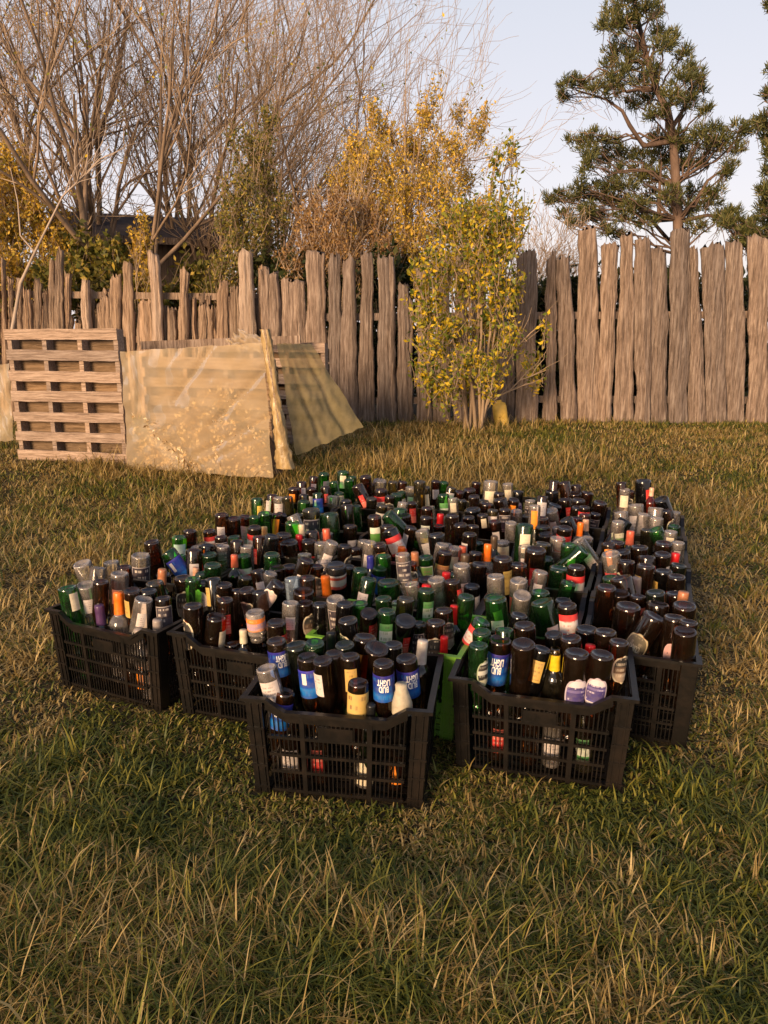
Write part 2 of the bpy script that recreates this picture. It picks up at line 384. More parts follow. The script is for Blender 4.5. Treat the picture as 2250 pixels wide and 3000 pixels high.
(1.38,3.964,0.408,0.0829,'C','wr',0,0,0,8,0.015,0.069),
(1.231,4.117,0.385,0.0775,'B','n',0,0,0,28,0.063,-0.138),
(1.249,3.805,0.405,0.0724,'C','wr',0,0,0,8,-0.179,0.138),
(1.147,3.522,0.424,0.0605,'C','n',0,0,0,7,0.058,0.138),
(1.162,3.572,0.394,0.0535,'B','gn',0,-15,0,7,0.066,0.138),
(1.212,3.604,0.409,0.0721,'K','n',0,25,0,7,0.133,0.105),
(1.179,3.426,0.4,0.0344,'U','coral',0,0,0,7,-0.044,0.074),
(1.349,3.745,0.408,0.0599,'C','n',0,0,0,8,-0.201,0.024),
(1.411,3.727,0.393,0.0708,'C','wr',0,0,0,8,-0.197,-0.041),
(1.516,3.871,0.397,0.0657,'B','ov',60,0,0,8,-0.026,-0.091),
(1.299,3.436,0.408,0.069,'G','n',0,-30,0,7,0.007,-0.035),
(1.355,3.384,0.411,0.0578,'C','cr',0,0,0,7,-0.024,-0.106),
(1.042,3.196,0.414,0.0677,'B','n',0,0,0,6,0.208,0.124),
(1.135,3.172,0.397,0.0769,'B','n',0,0,0,6,0.217,0.028),
(1.27,3.241,0.395,0.0752,'B','n',0,0,0,7,-0.186,-0.075),
(1.339,3.25,0.395,0.0328,'C','wr',0,0,0,7,-0.155,-0.136),
(0.978,3.113,0.429,0.0283,'B','or',0,0,0,6,0.111,0.138),
(-1.035,3.18,0.419,0.0673,'B','n',0,0,0,9,-0.047,0.131),
(-1.163,2.73,0.458,0.0693,'C','wr',0,0,0,0,-0.217,-0.047),
(-1.125,2.788,0.423,0.0595,'C','n',0,0,0,0,-0.208,0.023),
(-1.1,2.861,0.424,0.061,'C','n',0,0,0,0,-0.217,0.1),
(-1.048,3.063,0.391,0.0775,'C','bk',0,0,0,9,-0.162,0.103),
(-1.025,2.742,0.414,0.067,'C','wr',-20,10,0,0,-0.098,0.024),
(-0.979,2.589,0.389,0.0345,'U','orange',0,0,0,0,0.01,-0.094),
(-1.068,2.662,0.409,0.0544,'B','n',0,0,0,0,-0.102,-0.067),
(-1.057,2.594,0.337,0.032,'U','purple',0,0,0,0,-0.063,-0.124),
(-1.132,2.673,0.391,0.071,'C','wr',0,0,0,0,-0.165,-0.084),
(-1.188,2.64,0.392,0.0699,'G','cr',30,0,0,0,-0.202,-0.138),
(-1.047,2.853,0.405,0.0464,'B','n',0,0,0,0,-0.165,0.115),
(-0.864,2.524,0.388,0.0646,'C','wr',0,8,0,0,0.142,-0.113),
(-0.867,2.584,0.4,0.0661,'K','n',0,0,0,0,0.113,-0.052),
(-0.864,2.652,0.407,0.065,'O','n',0,0,0,0,0.086,0.012),
(-0.873,2.788,0.414,0.0312,'U','copper',0,0,0,0,0.019,0.131),
(-0.915,2.553,0.41,0.0392,'B','n',0,0,0,0,0.083,-0.099),
(-0.802,2.544,0.386,0.0575,'B','bk',0,0,0,0,0.189,-0.059),
(-0.805,2.472,0.328,0.0307,'U','grey',0,0,0,0,0.217,-0.125),
(-0.881,2.483,0.282,0.0284,'U','grey',0,0,0,0,0.143,-0.138),
(-0.824,3.658,0.429,0.0694,'B','wr',-15,0,0,10,-0.041,0.096),
(-0.764,3.656,0.407,0.0622,'B','n',0,0,0,10,-0.023,0.039),
(-0.927,3.424,0.406,0.062,'B','n',0,0,0,9,0.217,0.113),
(-0.856,3.509,0.382,0.0599,'B','rw',0,0,0,10,-0.192,0.075),
(-0.767,3.36,0.393,0.0507,'B','bk',0,0,0,9,0.214,-0.059),
(-0.968,3.381,0.387,0.0681,'G','mt',0,0,0,9,0.166,0.135),
(-0.95,3.121,0.39,0.0694,'G','bb',0,-35,0,9,-0.074,0.03),
(-0.836,3.132,0.396,0.0696,'B','wr',0,0,0,9,-0.024,-0.073),
(-0.801,3.23,0.391,0.0717,'K','re',0,0,0,9,0.079,-0.072),
(-0.77,3.137,0.372,0.0667,'G','n',0,0,0,9,0.002,-0.134),
(-0.695,2.876,0.406,0.0675,'G','n',0,0,0,13,-0.212,0.116),
(-0.745,2.906,0.361,0.0619,'G','n',0,0,0,13,-0.21,0.127),
(-0.735,3.252,0.378,0.0624,'C','n',0,0,0,9,0.123,-0.127),
(-0.654,3.169,0.426,0.0542,'B','n',0,0,0,13,0.072,0.138),
(-0.606,3.15,0.406,0.0573,'C','n',0,0,0,13,0.072,0.119),
(-0.637,3.025,0.402,0.0276,'U','coral',0,0,0,13,-0.057,0.088),
(-0.608,3.081,0.385,0.0593,'G','st',0,0,0,13,0.006,0.081),
(-0.804,3.028,0.343,0.0246,'U','peach',0,0,0,9,-0.111,-0.138),
(-0.778,2.734,0.399,0.0669,'B','ov',0,0,0,0,0.129,0.123),
(-0.691,2.709,0.389,0.0635,'B','ow',-45,0,0,0,0.217,0.133),
(-0.635,2.62,0.434,0.048,'K','n',0,0,0,1,-0.212,0.056),
(-0.589,2.598,0.418,0.0533,'B','ov',-55,0,0,1,-0.202,0.057),
(-0.545,2.625,0.386,0.0537,'B','n',0,0,0,1,-0.158,0.083),
(-0.503,2.571,0.406,0.0474,'B','ov',-40,0,0,1,-0.094,0.052),
(-0.512,2.858,0.388,0.0553,'B','wr',0,-10,0,13,-0.169,-0.092),
(-0.561,2.478,0.404,0.0432,'B','re',0,0,0,1,-0.12,-0.062),
(-0.459,2.856,0.377,0.0582,'C','n',0,0,0,13,-0.157,-0.131),
(-0.453,2.559,0.405,0.0341,'K','n',0,0,0,1,-0.044,0.057),
(-0.721,2.663,0.419,0.0408,'G','n',0,0,0,0,0.211,0.089),
(-0.669,2.447,0.394,0.068,'B','ov',-75,0,0,1,-0.212,-0.119),
(-0.582,2.424,0.36,0.0703,'B','cr',65,8,0,1,-0.122,-0.105),
(-0.441,2.384,0.393,0.0615,'C','og',0,0,0,1,0.021,-0.105),
(-0.484,2.382,0.326,0.0223,'U','bluecream',0,0,0,1,-0.013,-0.12),
(-0.527,2.401,0.27,0.0501,'B','n',0,0,0,1,-0.063,-0.116),
(-0.365,2.355,0.366,0.0658,'B','n',0,0,0,1,0.105,-0.108),
(-0.387,2.58,0.425,0.058,'B','ow',-15,28,0,1,0.015,0.099),
(-0.324,2.08,0.419,0.0585,'B','bl',20,-4,0,2,-0.216,-0.019),
(-0.471,2.981,0.419,0.066,'G','n',0,0,0,13,-0.054,-0.098),
(-0.315,2.877,0.426,0.0671,'B','wr',0,15,0,17,-0.184,0.12),
(-0.441,2.93,0.377,0.0659,'B','ov',0,0,0,13,-0.067,-0.113),
(-0.403,3.013,0.356,0.0674,'B','n',0,0,0,13,0.012,-0.136),
(-0.28,2.924,0.385,0.0594,'B','ov',0,0,0,17,-0.132,0.104),
(-0.198,2.93,0.389,0.0803,'K','jr',0,0,0,17,-0.096,0.029),
(-0.235,2.825,0.373,0.0346,'U','orange',0,0,0,17,-0.207,0.027),
(-0.335,2.578,0.45,0.05,'L','n',0,-8,0,1,0.059,0.112),
(-0.283,2.596,0.447,0.0607,'B','n',0,0,0,1,0.108,0.138),
(-0.29,2.534,0.416,0.0752,'B','n',0,0,0,1,0.123,0.085),
(-0.17,2.444,0.418,0.0628,'C','bk',0,0,0,4,-0.203,-0.102),
(-0.327,2.455,0.4,0.0581,'C','wr',0,-6,0,1,0.113,0.003),
(-0.279,2.475,0.393,0.0409,'B','ov',50,0,0,1,0.14,0.04),
(-0.223,2.456,0.395,0.048,'K','n',0,0,0,1,0.209,0.034),
(-0.134,2.392,0.419,0.0369,'K','n',0,0,0,4,-0.15,-0.138),
(-0.085,2.455,0.398,0.0581,'G','n',0,0,0,4,-0.124,-0.062),
(-0.115,2.197,0.439,0.0613,'K','n',0,0,0,2,-0.027,0.129),
(-0.055,2.609,0.437,0.0585,'G','wr',-30,0,0,4,-0.149,0.093),
(-0.093,2.809,0.406,0.0543,'G','n',0,0,0,17,-0.174,-0.111),
(-0.059,3.002,0.404,0.0274,'U','blue',0,0,0,17,0.019,-0.077),
(-0.017,2.973,0.362,0.0393,'G','bb',0,0,0,17,0.007,-0.127),
(-0.004,3.029,0.4,0.0675,'G','n',0,0,0,17,0.063,-0.12),
(-0.02,3.136,0.416,0.0538,'B','go',0,0,0,17,0.159,-0.065),
(0.072,2.784,0.479,0.0533,'C','bk',0,0,0,21,-0.16,0.127),
(0.129,2.99,0.424,0.0302,'U','copper',0,0,0,21,0.072,0.127),
(0.175,3.0,0.402,0.0638,'G','gl',0,0,0,21,0.097,0.087),
(0.105,2.958,0.389,0.057,'B','oo',0,0,0,21,0.034,0.138),
(0.262,3.058,0.407,0.0649,'B','rb',0,0,0,21,0.181,0.025),
(0.251,2.84,0.384,0.0318,'U','red',0,0,0,21,-0.027,-0.039),
(0.347,3.038,0.4,0.0369,'U','brown',0,0,0,21,0.192,-0.061),
(0.412,3.186,0.365,0.0612,'B','ov',-10,0,0,22,-0.162,-0.072),
(0.314,2.877,0.404,0.0671,'C','wr',0,0,0,21,0.027,-0.09),
(0.402,2.985,0.375,0.0667,'B','n',0,0,0,21,0.161,-0.132),
(0.2,2.716,0.398,0.0663,'C','n',0,0,0,21,-0.173,-0.024),
(0.162,2.694,0.382,0.0331,'U','red',0,0,0,21,-0.182,-0.016),
(0.26,2.71,0.394,0.0636,'B','n',0,0,0,21,-0.147,-0.091),
(0.353,2.832,0.33,0.0638,'K','n',0,0,0,21,0.003,-0.134),
(0.289,2.461,0.42,0.0581,'G','n',0,0,0,4,0.215,0.07),
(0.017,2.754,0.375,0.0876,'G','n',0,0,0,21,-0.169,0.135),
(0.104,2.699,0.386,0.0524,'C','n',0,0,0,21,-0.21,0.051),
(0.078,2.49,0.402,0.0614,'O','n',0,0,0,4,0.017,0.027),
(0.154,2.565,0.408,0.0604,'G','gw',30,0,0,4,0.062,0.123),
(-0.003,2.485,0.406,0.0485,'G','wr',0,0,0,4,-0.058,-0.006),
(0.009,2.345,0.411,0.0604,'G','gw',0,0,0,4,0.001,-0.133),
(0.206,2.416,0.389,0.0622,'B','ov',30,0,0,4,0.162,0.001),
(0.248,2.465,0.384,0.0279,'U','red',0,0,0,4,0.193,0.064),
(-0.265,2.08,0.404,0.0716,'D','n',0,0,0,2,-0.158,-0.01),
(-0.224,2.014,0.397,0.0632,'B','bb',0,0,0,2,-0.104,-0.07),
(-0.341,1.984,0.375,0.0605,'C','wr',-10,-8,0,2,-0.217,-0.116),
(-0.287,1.975,0.304,0.0565,'B','bb',0,0,0,2,-0.163,-0.117),
(-0.146,2.024,0.401,0.0553,'B','n',0,0,0,2,-0.027,-0.037),
(-0.178,1.984,0.398,0.0335,'B','wr',-65,0,0,2,-0.052,-0.078),
(-0.118,2.067,0.411,0.0577,'D','n',0,0,0,2,-0.02,-0.021),
(-0.099,1.998,0.406,0.0314,'B','go',0,0,0,2,0.02,-0.065),
(-0.166,2.177,0.403,0.0294,'U','black',0,0,0,2,-0.074,0.102),
(-0.072,1.921,0.361,0.0527,'B','gb',0,0,0,2,0.063,-0.138),
(-0.207,2.066,0.417,0.0344,'G','n',0,0,0,2,-0.098,-0.016),
(-0.051,2.362,0.396,0.0585,'B','re',40,0,28,4,-0.061,-0.138),
(0.072,2.326,0.384,0.0722,'K','re',20,8,22,4,0.067,-0.129),
(0.172,2.31,0.386,0.0645,'B','ov',0,0,0,4,0.166,-0.11),
(0.198,2.271,0.348,0.0236,'U','red',0,0,0,4,0.203,-0.138),
(0.12,2.129,0.396,0.031,'U','silver',0,0,0,2,0.215,0.099),
(-0.058,2.132,0.407,0.071,'B','yl',-10,0,0,2,0.039,0.074),
(-0.021,2.06,0.402,0.0732,'B','n',0,8,10,2,0.09,0.012),
(-0.002,1.927,0.417,0.0584,'B','bl',0,0,0,2,0.115,-0.128),
(0.065,1.999,0.398,0.0628,'B','bl',25,0,0,2,0.181,-0.038),
(0.028,2.094,0.399,0.0414,'K','n',0,0,0,2,0.126,0.046),
(0.048,1.905,0.361,0.0302,'U','foil',0,0,0,2,0.179,-0.134),
(-0.036,1.904,0.3,0.0244,'U','black',0,0,0,2,0.101,-0.138),
(0.327,2.312,0.387,0.0574,'G','rw',-40,25,0,3,-0.211,0.086),
(0.304,2.157,0.414,0.0537,'G','n',0,0,0,3,-0.184,-0.069),
(0.381,2.195,0.409,0.0499,'G','n',0,0,0,3,-0.131,-0.024),
(0.286,2.09,0.4,0.0523,'G','hk',50,0,0,3,-0.193,-0.138),
(0.36,2.142,0.395,0.0695,'B','bl',0,0,0,3,-0.142,-0.058),
(0.448,2.218,0.412,0.0689,'B','n',0,0,0,3,-0.07,0.028),
(0.416,2.06,0.417,0.0709,'B','n',0,0,0,3,-0.059,-0.133),
(0.478,2.084,0.39,0.0326,'K','go',0,0,0,3,-0.003,-0.093),
(0.519,2.086,0.391,0.0305,'U','yellow',0,0,0,3,0.03,-0.082),
(0.396,2.492,0.402,0.0768,'G','wr',0,-5,0,25,-0.204,0.09),
(0.5,2.539,0.397,0.0651,'C','n',0,0,25,25,-0.125,0.009),
(0.577,2.595,0.39,0.0691,'G','n',0,0,0,25,-0.046,-0.044),
(0.551,2.447,0.406,0.078,'G','wr',40,-18,0,25,-0.194,-0.07),
(0.599,2.292,0.453,0.0615,'B','rw',40,0,0,3,0.056,0.138),
(0.45,2.319,0.407,0.0551,'K','n',0,0,0,3,-0.094,0.125),
(0.536,2.188,0.393,0.0523,'K','n',0,0,0,3,0.023,0.021),
(0.569,2.111,0.414,0.0637,'B','n',0,0,0,3,0.074,-0.045),
(0.428,2.712,0.413,0.0663,'C','wr',0,0,0,25,0.013,0.136),
(0.51,2.673,0.408,0.0655,'C','rd',0,0,0,25,0.005,0.045),
(0.733,2.958,0.366,0.0842,'G','st',20,0,0,26,-0.166,-0.067),
(0.615,2.773,0.41,0.0508,'C','wr',0,0,0,25,0.134,-0.019),
(0.651,3.054,0.419,0.0895,'B','re',0,0,0,26,-0.104,0.043),
(0.477,2.858,0.44,0.0753,'B','go',40,0,0,25,0.169,0.137),
(0.543,2.87,0.41,0.0699,'B','n',0,0,0,25,0.198,0.085),
(0.726,3.259,0.387,0.0723,'O','n',0,0,0,26,0.114,0.043),
(0.785,2.891,0.394,0.0704,'B','rw',0,0,0,26,-0.211,-0.138),
(0.652,2.232,0.393,0.0715,'K','n',0,0,0,3,0.124,0.094),
(0.565,2.015,0.408,0.0735,'B','pu',20,0,0,3,0.096,-0.138),
(0.687,2.154,0.418,0.0661,'B','or',55,0,0,3,0.177,0.028),
(0.634,2.0,0.41,0.0674,'B','pu',0,0,0,3,0.167,-0.135),
(0.635,2.122,0.384,0.0297,'U','red',0,0,0,3,0.136,-0.016),
(0.706,2.075,0.417,0.0522,'B','ov',50,0,0,3,0.217,-0.044),
(0.913,2.35,0.39,0.0779,'B','cu',-20,18,0,5,-0.123,-0.058),
(0.961,2.303,0.406,0.0704,'B','pi',20,0,0,5,-0.143,-0.096),
(0.956,2.202,0.399,0.0705,'B','n',0,0,0,5,-0.217,-0.138),
(0.986,2.251,0.411,0.0556,'B','n',0,0,0,5,-0.202,-0.138),
(0.84,2.405,0.407,0.0831,'B','n',0,0,0,5,-0.09,0.043),
(0.871,2.592,0.387,0.0677,'B','ov',0,0,0,5,0.093,0.083),
(0.924,2.552,0.389,0.0563,'B','sl',0,0,0,5,0.077,0.015),
(0.962,2.455,0.398,0.0746,'B','n',0,8,0,5,0.001,-0.054),
(1.034,2.407,0.408,0.0764,'B','ov',20,0,0,5,-0.021,-0.138),
(1.075,2.588,0.387,0.0713,'B','n',0,0,0,5,0.163,-0.115),
(1.073,2.514,0.417,0.0379,'U','copper',0,0,0,5,0.092,-0.138),
(0.973,2.519,0.416,0.0658,'D','n',0,0,0,5,0.062,-0.043),
(1.271,3.099,0.388,0.0332,'U','red',0,0,0,6,0.195,-0.124),
(1.035,3.104,0.396,0.0731,'B','n',0,0,0,6,0.116,0.117),
(0.999,2.929,0.406,0.0691,'B','ov',-50,0,0,6,-0.058,0.073),
(1.111,3.007,0.402,0.0708,'B','n',0,0,0,6,0.054,-0.006),
(1.046,2.831,0.418,0.0699,'B','n',0,0,0,6,-0.137,-0.002),
(1.197,3.054,0.398,0.0686,'B','wr',60,0,0,6,0.127,-0.07),
(1.221,2.937,0.387,0.0631,'D','n',0,0,0,6,0.026,-0.133),
(0.941,2.959,0.429,0.0731,'C','rd',0,-20,0,6,-0.049,0.138),
(1.124,2.845,0.39,0.0673,'K','n',0,0,0,6,-0.094,-0.073),
(1.129,2.726,0.407,0.0646,'B','re',-60,0,0,6,-0.204,-0.118),
(0.893,2.661,0.423,0.0803,'B','n',0,-15,0,5,0.169,0.081),
(0.813,2.571,0.417,0.0696,'B','n',0,0,0,5,0.061,0.121),
(1.006,2.806,0.374,0.0333,'U','grey',0,0,0,6,-0.168,0.023),
(0.057,2.602,0.35,0.0613,'C','cr',-17,6,0,4,-0.042,0.125),
(-0.135,2.549,0.344,0.0598,'O','n',-26,3,0,4,-0.204,0.009),
(0.119,2.406,0.341,0.0588,'O','bk',-28,-5,0,4,0.083,-0.038),
(0.9,2.815,0.372,0.0598,'G','cr',-8,-5,0,6,-0.199,0.127),
(0.988,3.029,0.35,0.0597,'G','cr',23,-6,0,6,0.032,0.118),
(1.1,2.925,0.334,0.0584,'G','wr',-11,4,0,6,-0.027,-0.023),
(1.425,3.556,0.359,0.0639,'B','cr',-21,2,0,7,0.162,-0.113),
(1.086,3.337,0.348,0.0652,'C','bk',24,-5,0,7,-0.16,0.131),
(1.329,3.627,0.356,0.0606,'O','n',-29,-6,0,7,0.196,0.002),
(1.592,3.957,0.369,0.0642,'C','n',-15,-3,0,8,0.081,-0.132),
(1.519,3.761,0.341,0.0628,'G','gw',-24,-2,0,8,-0.128,-0.131),
(1.49,3.976,0.352,0.0607,'C','bk',25,-2,0,8,0.064,-0.03),
(-0.931,2.981,0.331,0.0591,'B','cr',-26,1,0,9,-0.199,-0.035),
(-0.934,3.253,0.329,0.0659,'G','n',-7,0,0,9,0.056,0.06),
(-0.875,3.331,0.346,0.0588,'C','bk',15,5,0,9,0.149,0.032),
(-0.775,3.901,0.354,0.0632,'C','wr',21,-5,0,10,0.203,0.133),
(-0.728,3.466,0.363,0.0629,'G','cr',7,2,0,10,-0.189,-0.06),
(-0.754,3.56,0.327,0.063,'C','n',-20,-1,0,10,-0.109,-0.003),
(-0.598,4.361,0.355,0.0598,'G','cr',15,-1,0,11,0.182,0.124),
(-0.474,4.022,0.341,0.0582,'O','wr',18,-4,0,11,-0.094,-0.109),
(-0.58,4.022,0.336,0.0613,'O','bk',-25,5,0,11,-0.131,-0.009),
(-0.374,4.61,0.365,0.0589,'G','wr',-17,3,0,12,-0.023,-0.002),
(-0.28,4.555,0.35,0.0607,'G','cr',11,2,0,12,-0.042,-0.109),
(-0.445,4.516,0.34,0.0614,'G','cr',-10,-2,0,12,-0.135,0.033),
(-0.356,3.192,0.358,0.0622,'C','wr',26,-3,0,13,0.196,-0.118),
(-0.483,3.093,0.362,0.0653,'G','gw',6,5,0,13,0.06,-0.033),
(-0.578,2.952,0.327,0.0602,'O','wr',-5,5,0,13,-0.106,0.008),
(-0.284,3.591,0.35,0.0613,'C','n',-4,1,0,14,0.08,-0.049),
(-0.519,3.475,0.334,0.0616,'C','wr',-24,-4,0,14,-0.109,0.131),
(-0.376,3.646,0.326,0.0605,'C','wr',-29,-5,0,14,0.101,0.055),
(-0.161,4.237,0.329,0.0595,'G','n',-14,4,0,15,0.215,0.056),
(-0.01,4.117,0.37,0.0641,'O','wr',-3,0,0,15,0.154,-0.127),
(-0.363,3.911,0.369,0.0598,'G','n',29,5,0,15,-0.161,0.134),
(0.105,4.482,0.369,0.0627,'G','wr',23,1,0,16,0.021,-0.11),
(-0.074,4.308,0.368,0.0636,'O','n',0,3,0,16,-0.204,-0.002),
(0.006,4.529,0.341,0.0604,'C','wr',27,5,0,16,0.031,-0.001),
(-0.154,3.05,0.343,0.0619,'O','n',-16,0,0,17,0.031,0.028),
(-0.262,3.046,0.366,0.0644,'C','bk',-15,0,0,17,-0.009,0.128),
(-0.087,2.911,0.353,0.0645,'O','bk',9,-4,0,17,-0.076,-0.082),
(-0.141,3.394,0.325,0.0649,'B','cr',15,-6,0,18,-0.155,0.134),
(-0.022,3.326,0.37,0.0645,'O','cr',14,-2,0,18,-0.178,-0.001),
(-0.1,3.503,0.332,0.0592,'C','n',0,4,0,18,-0.039,0.132),
(0.318,4.013,0.326,0.0586,'C','n',-16,-2,0,19,0.067,-0.086),
(0.263,4.174,0.348,0.0595,'C','n',-17,-4,0,19,0.2,0.021),
(0.168,4.212,0.353,0.0617,'O','n',-4,-2,0,19,0.204,0.123),
(0.466,4.305,0.357,0.0615,'O','n',-6,-3,0,20,-0.122,-0.125),
(0.481,4.631,0.336,0.0634,'C','n',28,1,0,20,0.189,-0.027),
(0.354,4.506,0.327,0.0598,'O','n',22,4,0,20,0.029,0.049),
(0.17,2.88,0.343,0.0655,'B','n',0,-3,0,21,-0.018,0.051),
(0.17,3.118,0.338,0.0627,'O','n',19,2,0,21,0.207,0.132),
(0.299,2.971,0.337,0.0602,'G','gw',-25,1,0,21,0.112,-0.039),
(0.578,3.48,0.332,0.0645,'C','cr',7,2,0,22,0.171,-0.128),
(0.295,3.442,0.326,0.0646,'C','n',-29,-5,0,22,0.039,0.125),
(0.45,3.431,0.344,0.0598,'G','wr',24,5,0,22,0.082,-0.024),
(0.728,3.963,0.373,0.0615,'C','n',20,-4,0,23,0.162,-0.103),
(0.602,3.947,0.36,0.0623,'C','wr',-14,5,0,23,0.103,0.01),
(0.675,3.73,0.334,0.0654,'B','n',22,-1,0,23,-0.075,-0.133),
(0.924,4.469,0.325,0.0607,'G','n',29,-4,0,24,0.189,-0.115),
(0.854,4.226,0.373,0.0615,'C','bk',-17,-6,0,24,-0.063,-0.132),
(0.581,4.239,0.373,0.0656,'O','n',-29,5,0,24,-0.145,0.129),
(0.681,2.662,0.332,0.0626,'B','bk',-3,3,0,25,0.053,-0.119),
(0.732,2.797,0.356,0.0597,'G','n',27,1,0,25,0.197,-0.121),
(0.4,2.611,0.364,0.0618,'G','wr',24,-3,0,25,-0.091,0.128),
(0.545,2.991,0.351,0.0596,'B','n',-25,1,0,26,-0.2,0.121),
(0.815,3.041,0.343,0.0626,'O','n',25,1,0,26,-0.061,-0.115),
(0.716,3.146,0.35,0.0632,'G','n',-28,-1,0,26,0.005,0.014),
(0.958,3.397,0.362,0.0598,'O','n',-15,-3,0,27,-0.192,-0.128),
(0.905,3.751,0.337,0.0597,'C','n',-6,-5,0,27,0.123,0.043),
(0.992,3.494,0.348,0.0594,'C','n',12,6,0,27,-0.089,-0.126),
(1.165,3.969,0.356,0.0588,'B','bk',-3,5,0,28,-0.099,-0.127),
(1.132,4.145,0.348,0.0628,'C','bk',28,1,0,28,0.055,-0.036),
(0.944,4.114,0.359,0.0618,'B','wr',12,6,0,28,-0.038,0.13),
]

CL, CW, CH, CT = .525, .362, .312, .93
def taper(v):
    f = CT + (1 - CT) * v[2] / CH; return (v[0] * f, v[1] * f, v[2])
def rimz(x):
    a = abs(x); return CH if a > .20 else (CH - .036 if a < .145 else CH - .036 * (.20 - a) / .055)
def long_panel(s):
    b = MB(); y0, y1 = sorted((s * CW / 2, s * (CW / 2 - .005))); zs = [.012, .075, .13, .185]
    for z in zs: b.box(-.205, .205, *sorted((s * (CW / 2 + .004), s * (CW / 2 - .008))), z, z + .009)
    for x in np.arange(-.198, .199, .0132):
        if abs(abs(x) - .10) < .007: continue
        b.box(x - .0017, x + .0017, y0, y1, .004, rimz(x) - .02)
    for x in (-.1, .1): b.box(x - .007, x + .007, *sorted((s * (CW / 2 + .005), s * (CW / 2 - .007))), .004, rimz(x) - .02)
    b.box(-.05, .05, *sorted((s * (CW / 2 + .003), s * (CW / 2 - .0065))), .19, CH - .08)
    xs = [-.205, -.20, -.145, .145, .20, .205]
    for x0, x1 in zip(xs, xs[1:]):   # top band that follows the dip
        p = []
        for dz in (-.036, -.012):
            for y in sorted((s * (CW / 2 + .004), s * (CW / 2 - .008))):
                for x in (x0, x1): p.append((x, y, rimz(x) + dz))
        b.hexa(p)
    return b.mesh('long_panel', taper)
def short_panel(s):
    b = MB(); x0, x1 = sorted((s * CL / 2, s * (CL / 2 - .005))); X = sorted((s * (CL / 2 + .004), s * (CL / 2 - .008)))
    for z in (.012, .075, .13, .185): b.box(*X, -.13, .13, z, z + .009)
    for y in np.arange(-.125, .126, .0136): b.box(x0, x1, y - .0017, y + .0017, .004, CH - .085 if abs(y) < .052 else CH - .03)
    for y in (-.07, .07): b.box(*sorted((s * (CL / 2 + .005), s * (CL / 2 - .007))), y - .008, y + .008, .004, CH - .03)
    b.box(*X, -.13, .13, CH - .034, CH - .012); b.box(*X, -.062, .062, CH - .092, CH - .084)
    return b.mesh('short_panel', taper)
def corner(sx, sy):
    b = MB()
    b.box(*sorted((sx * (CL / 2 + .001), sx * (CL / 2 - .046))), *sorted((sy * (CW / 2 + .001), sy * (CW / 2 - .006))), .0, CH - .008)
    b.box(*sorted((sx * (CL / 2 + .002), sx * (CL / 2 - .006))), *sorted((sy * (CW / 2 - .006), sy * (CW / 2 - .047))), .0, CH - .008)
    for z in (.02, .09, .15, .21): b.box(*sorted((sx * (CL / 2 + .004), sx * (CL / 2 - .047))), *sorted((sy * (CW / 2 + .0045), sy * (CW / 2 + .0005))), z, z + .007)
    for x in (.012, .034): b.box(*sorted((sx * (CL / 2 - x), sx * (CL / 2 - x - .004))), *sorted((sy * (CW / 2 + .005), sy * (CW / 2 + .0005))), .004, CH - .02)
    return b.mesh('corner_post', taper)
def rim():
    b = MB(); w = .014
    for s in (-1, 1):
        xs = [-.2745, -.20, -.145, .145, .20, .2745]
        for x0, x1 in zip(xs, xs[1:]):
            p = []
            for dz in (-.010, 0):
                for y in sorted((s * (CW / 2 + .012), s * (CW / 2 - .006))):
                    for x in (x0, x1): p.append((x, y, rimz(x) + dz))
            b.hexa(p)
        b.box(*sorted((s * (CL / 2 + .0115), s * (CL / 2 - .006))), -CW / 2 + .0055, CW / 2 - .0055, CH - .0095, CH - .0005)
    return b.mesh('rim')
def floor_():
    b = MB()
    for y in np.linspace(-.15, .15, 9): b.box(-.222, .222, y - .012, y + .012, .006, .011)
    for x in np.linspace(-.21, .21, 8): b.box(x - .008, x + .008, -.155, .155, .0115, .015)
    return b.mesh('base')
def m_plastic(name, col, dust):
    m, t, o = newmat(name); oi = N(t, 'ShaderNodeObjectInfo'); n1 = noise(t, 30, 6); n2 = noise(t, 6, 4)
    f = ramp(t, math_(t, 'ADD', math_(t, 'MULTIPLY', n1, .5), math_(t, 'MULTIPLY', n2, .5)), [(.45, (0,) * 3), (.75, (1,) * 3)])
    principled(t, o, mix(t, math_(t, 'MULTIPLY', f, .8), col, dust), .34, .32, n1, .3, .004); return m
M_CRATE = m_plastic('black_plastic', (.0058, .0048, .004), (.022, .015, .0105))
M_LIME = m_plastic('lime_plastic', (.16, .36, .035), (.20, .30, .08))
CM = [('long_panel', long_panel(-1)), ('long_panel', long_panel(1)), ('short_panel', short_panel(-1)), ('short_panel', short_panel(1)), ('rim', rim()), ('base', floor_())]
CM += [('corner_post', corner(a, b)) for a in (-1, 1) for b in (-1, 1)]
CML = [(n, me.copy()) for n, me in CM]
for n, me in CM: me.materials.append(M_CRATE)
for n, me in CML: me.materials.append(M_LIME)
COLN = ['far left', 'left of centre', 'centre', 'right of centre', 'right']; ROWN = ['second', 'third', 'fourth', 'back']
def crate_words(c):
    if c == 'L1': return 'leftmost crate'
    if c == 'L2': return 'second crate from the left'
    if c == 'F': return 'frontmost crate'
    if c == 'R': return 'front right crate'
    if c == 'G': return 'lime green crate'
    if c[0] == 'M': return ['nearest', 'second', 'third', 'rearmost'][int(c[1])] + ' right edge crate'
    return '%s row %s crate' % (ROWN[int(c[2])], COLN[int(c[1])])
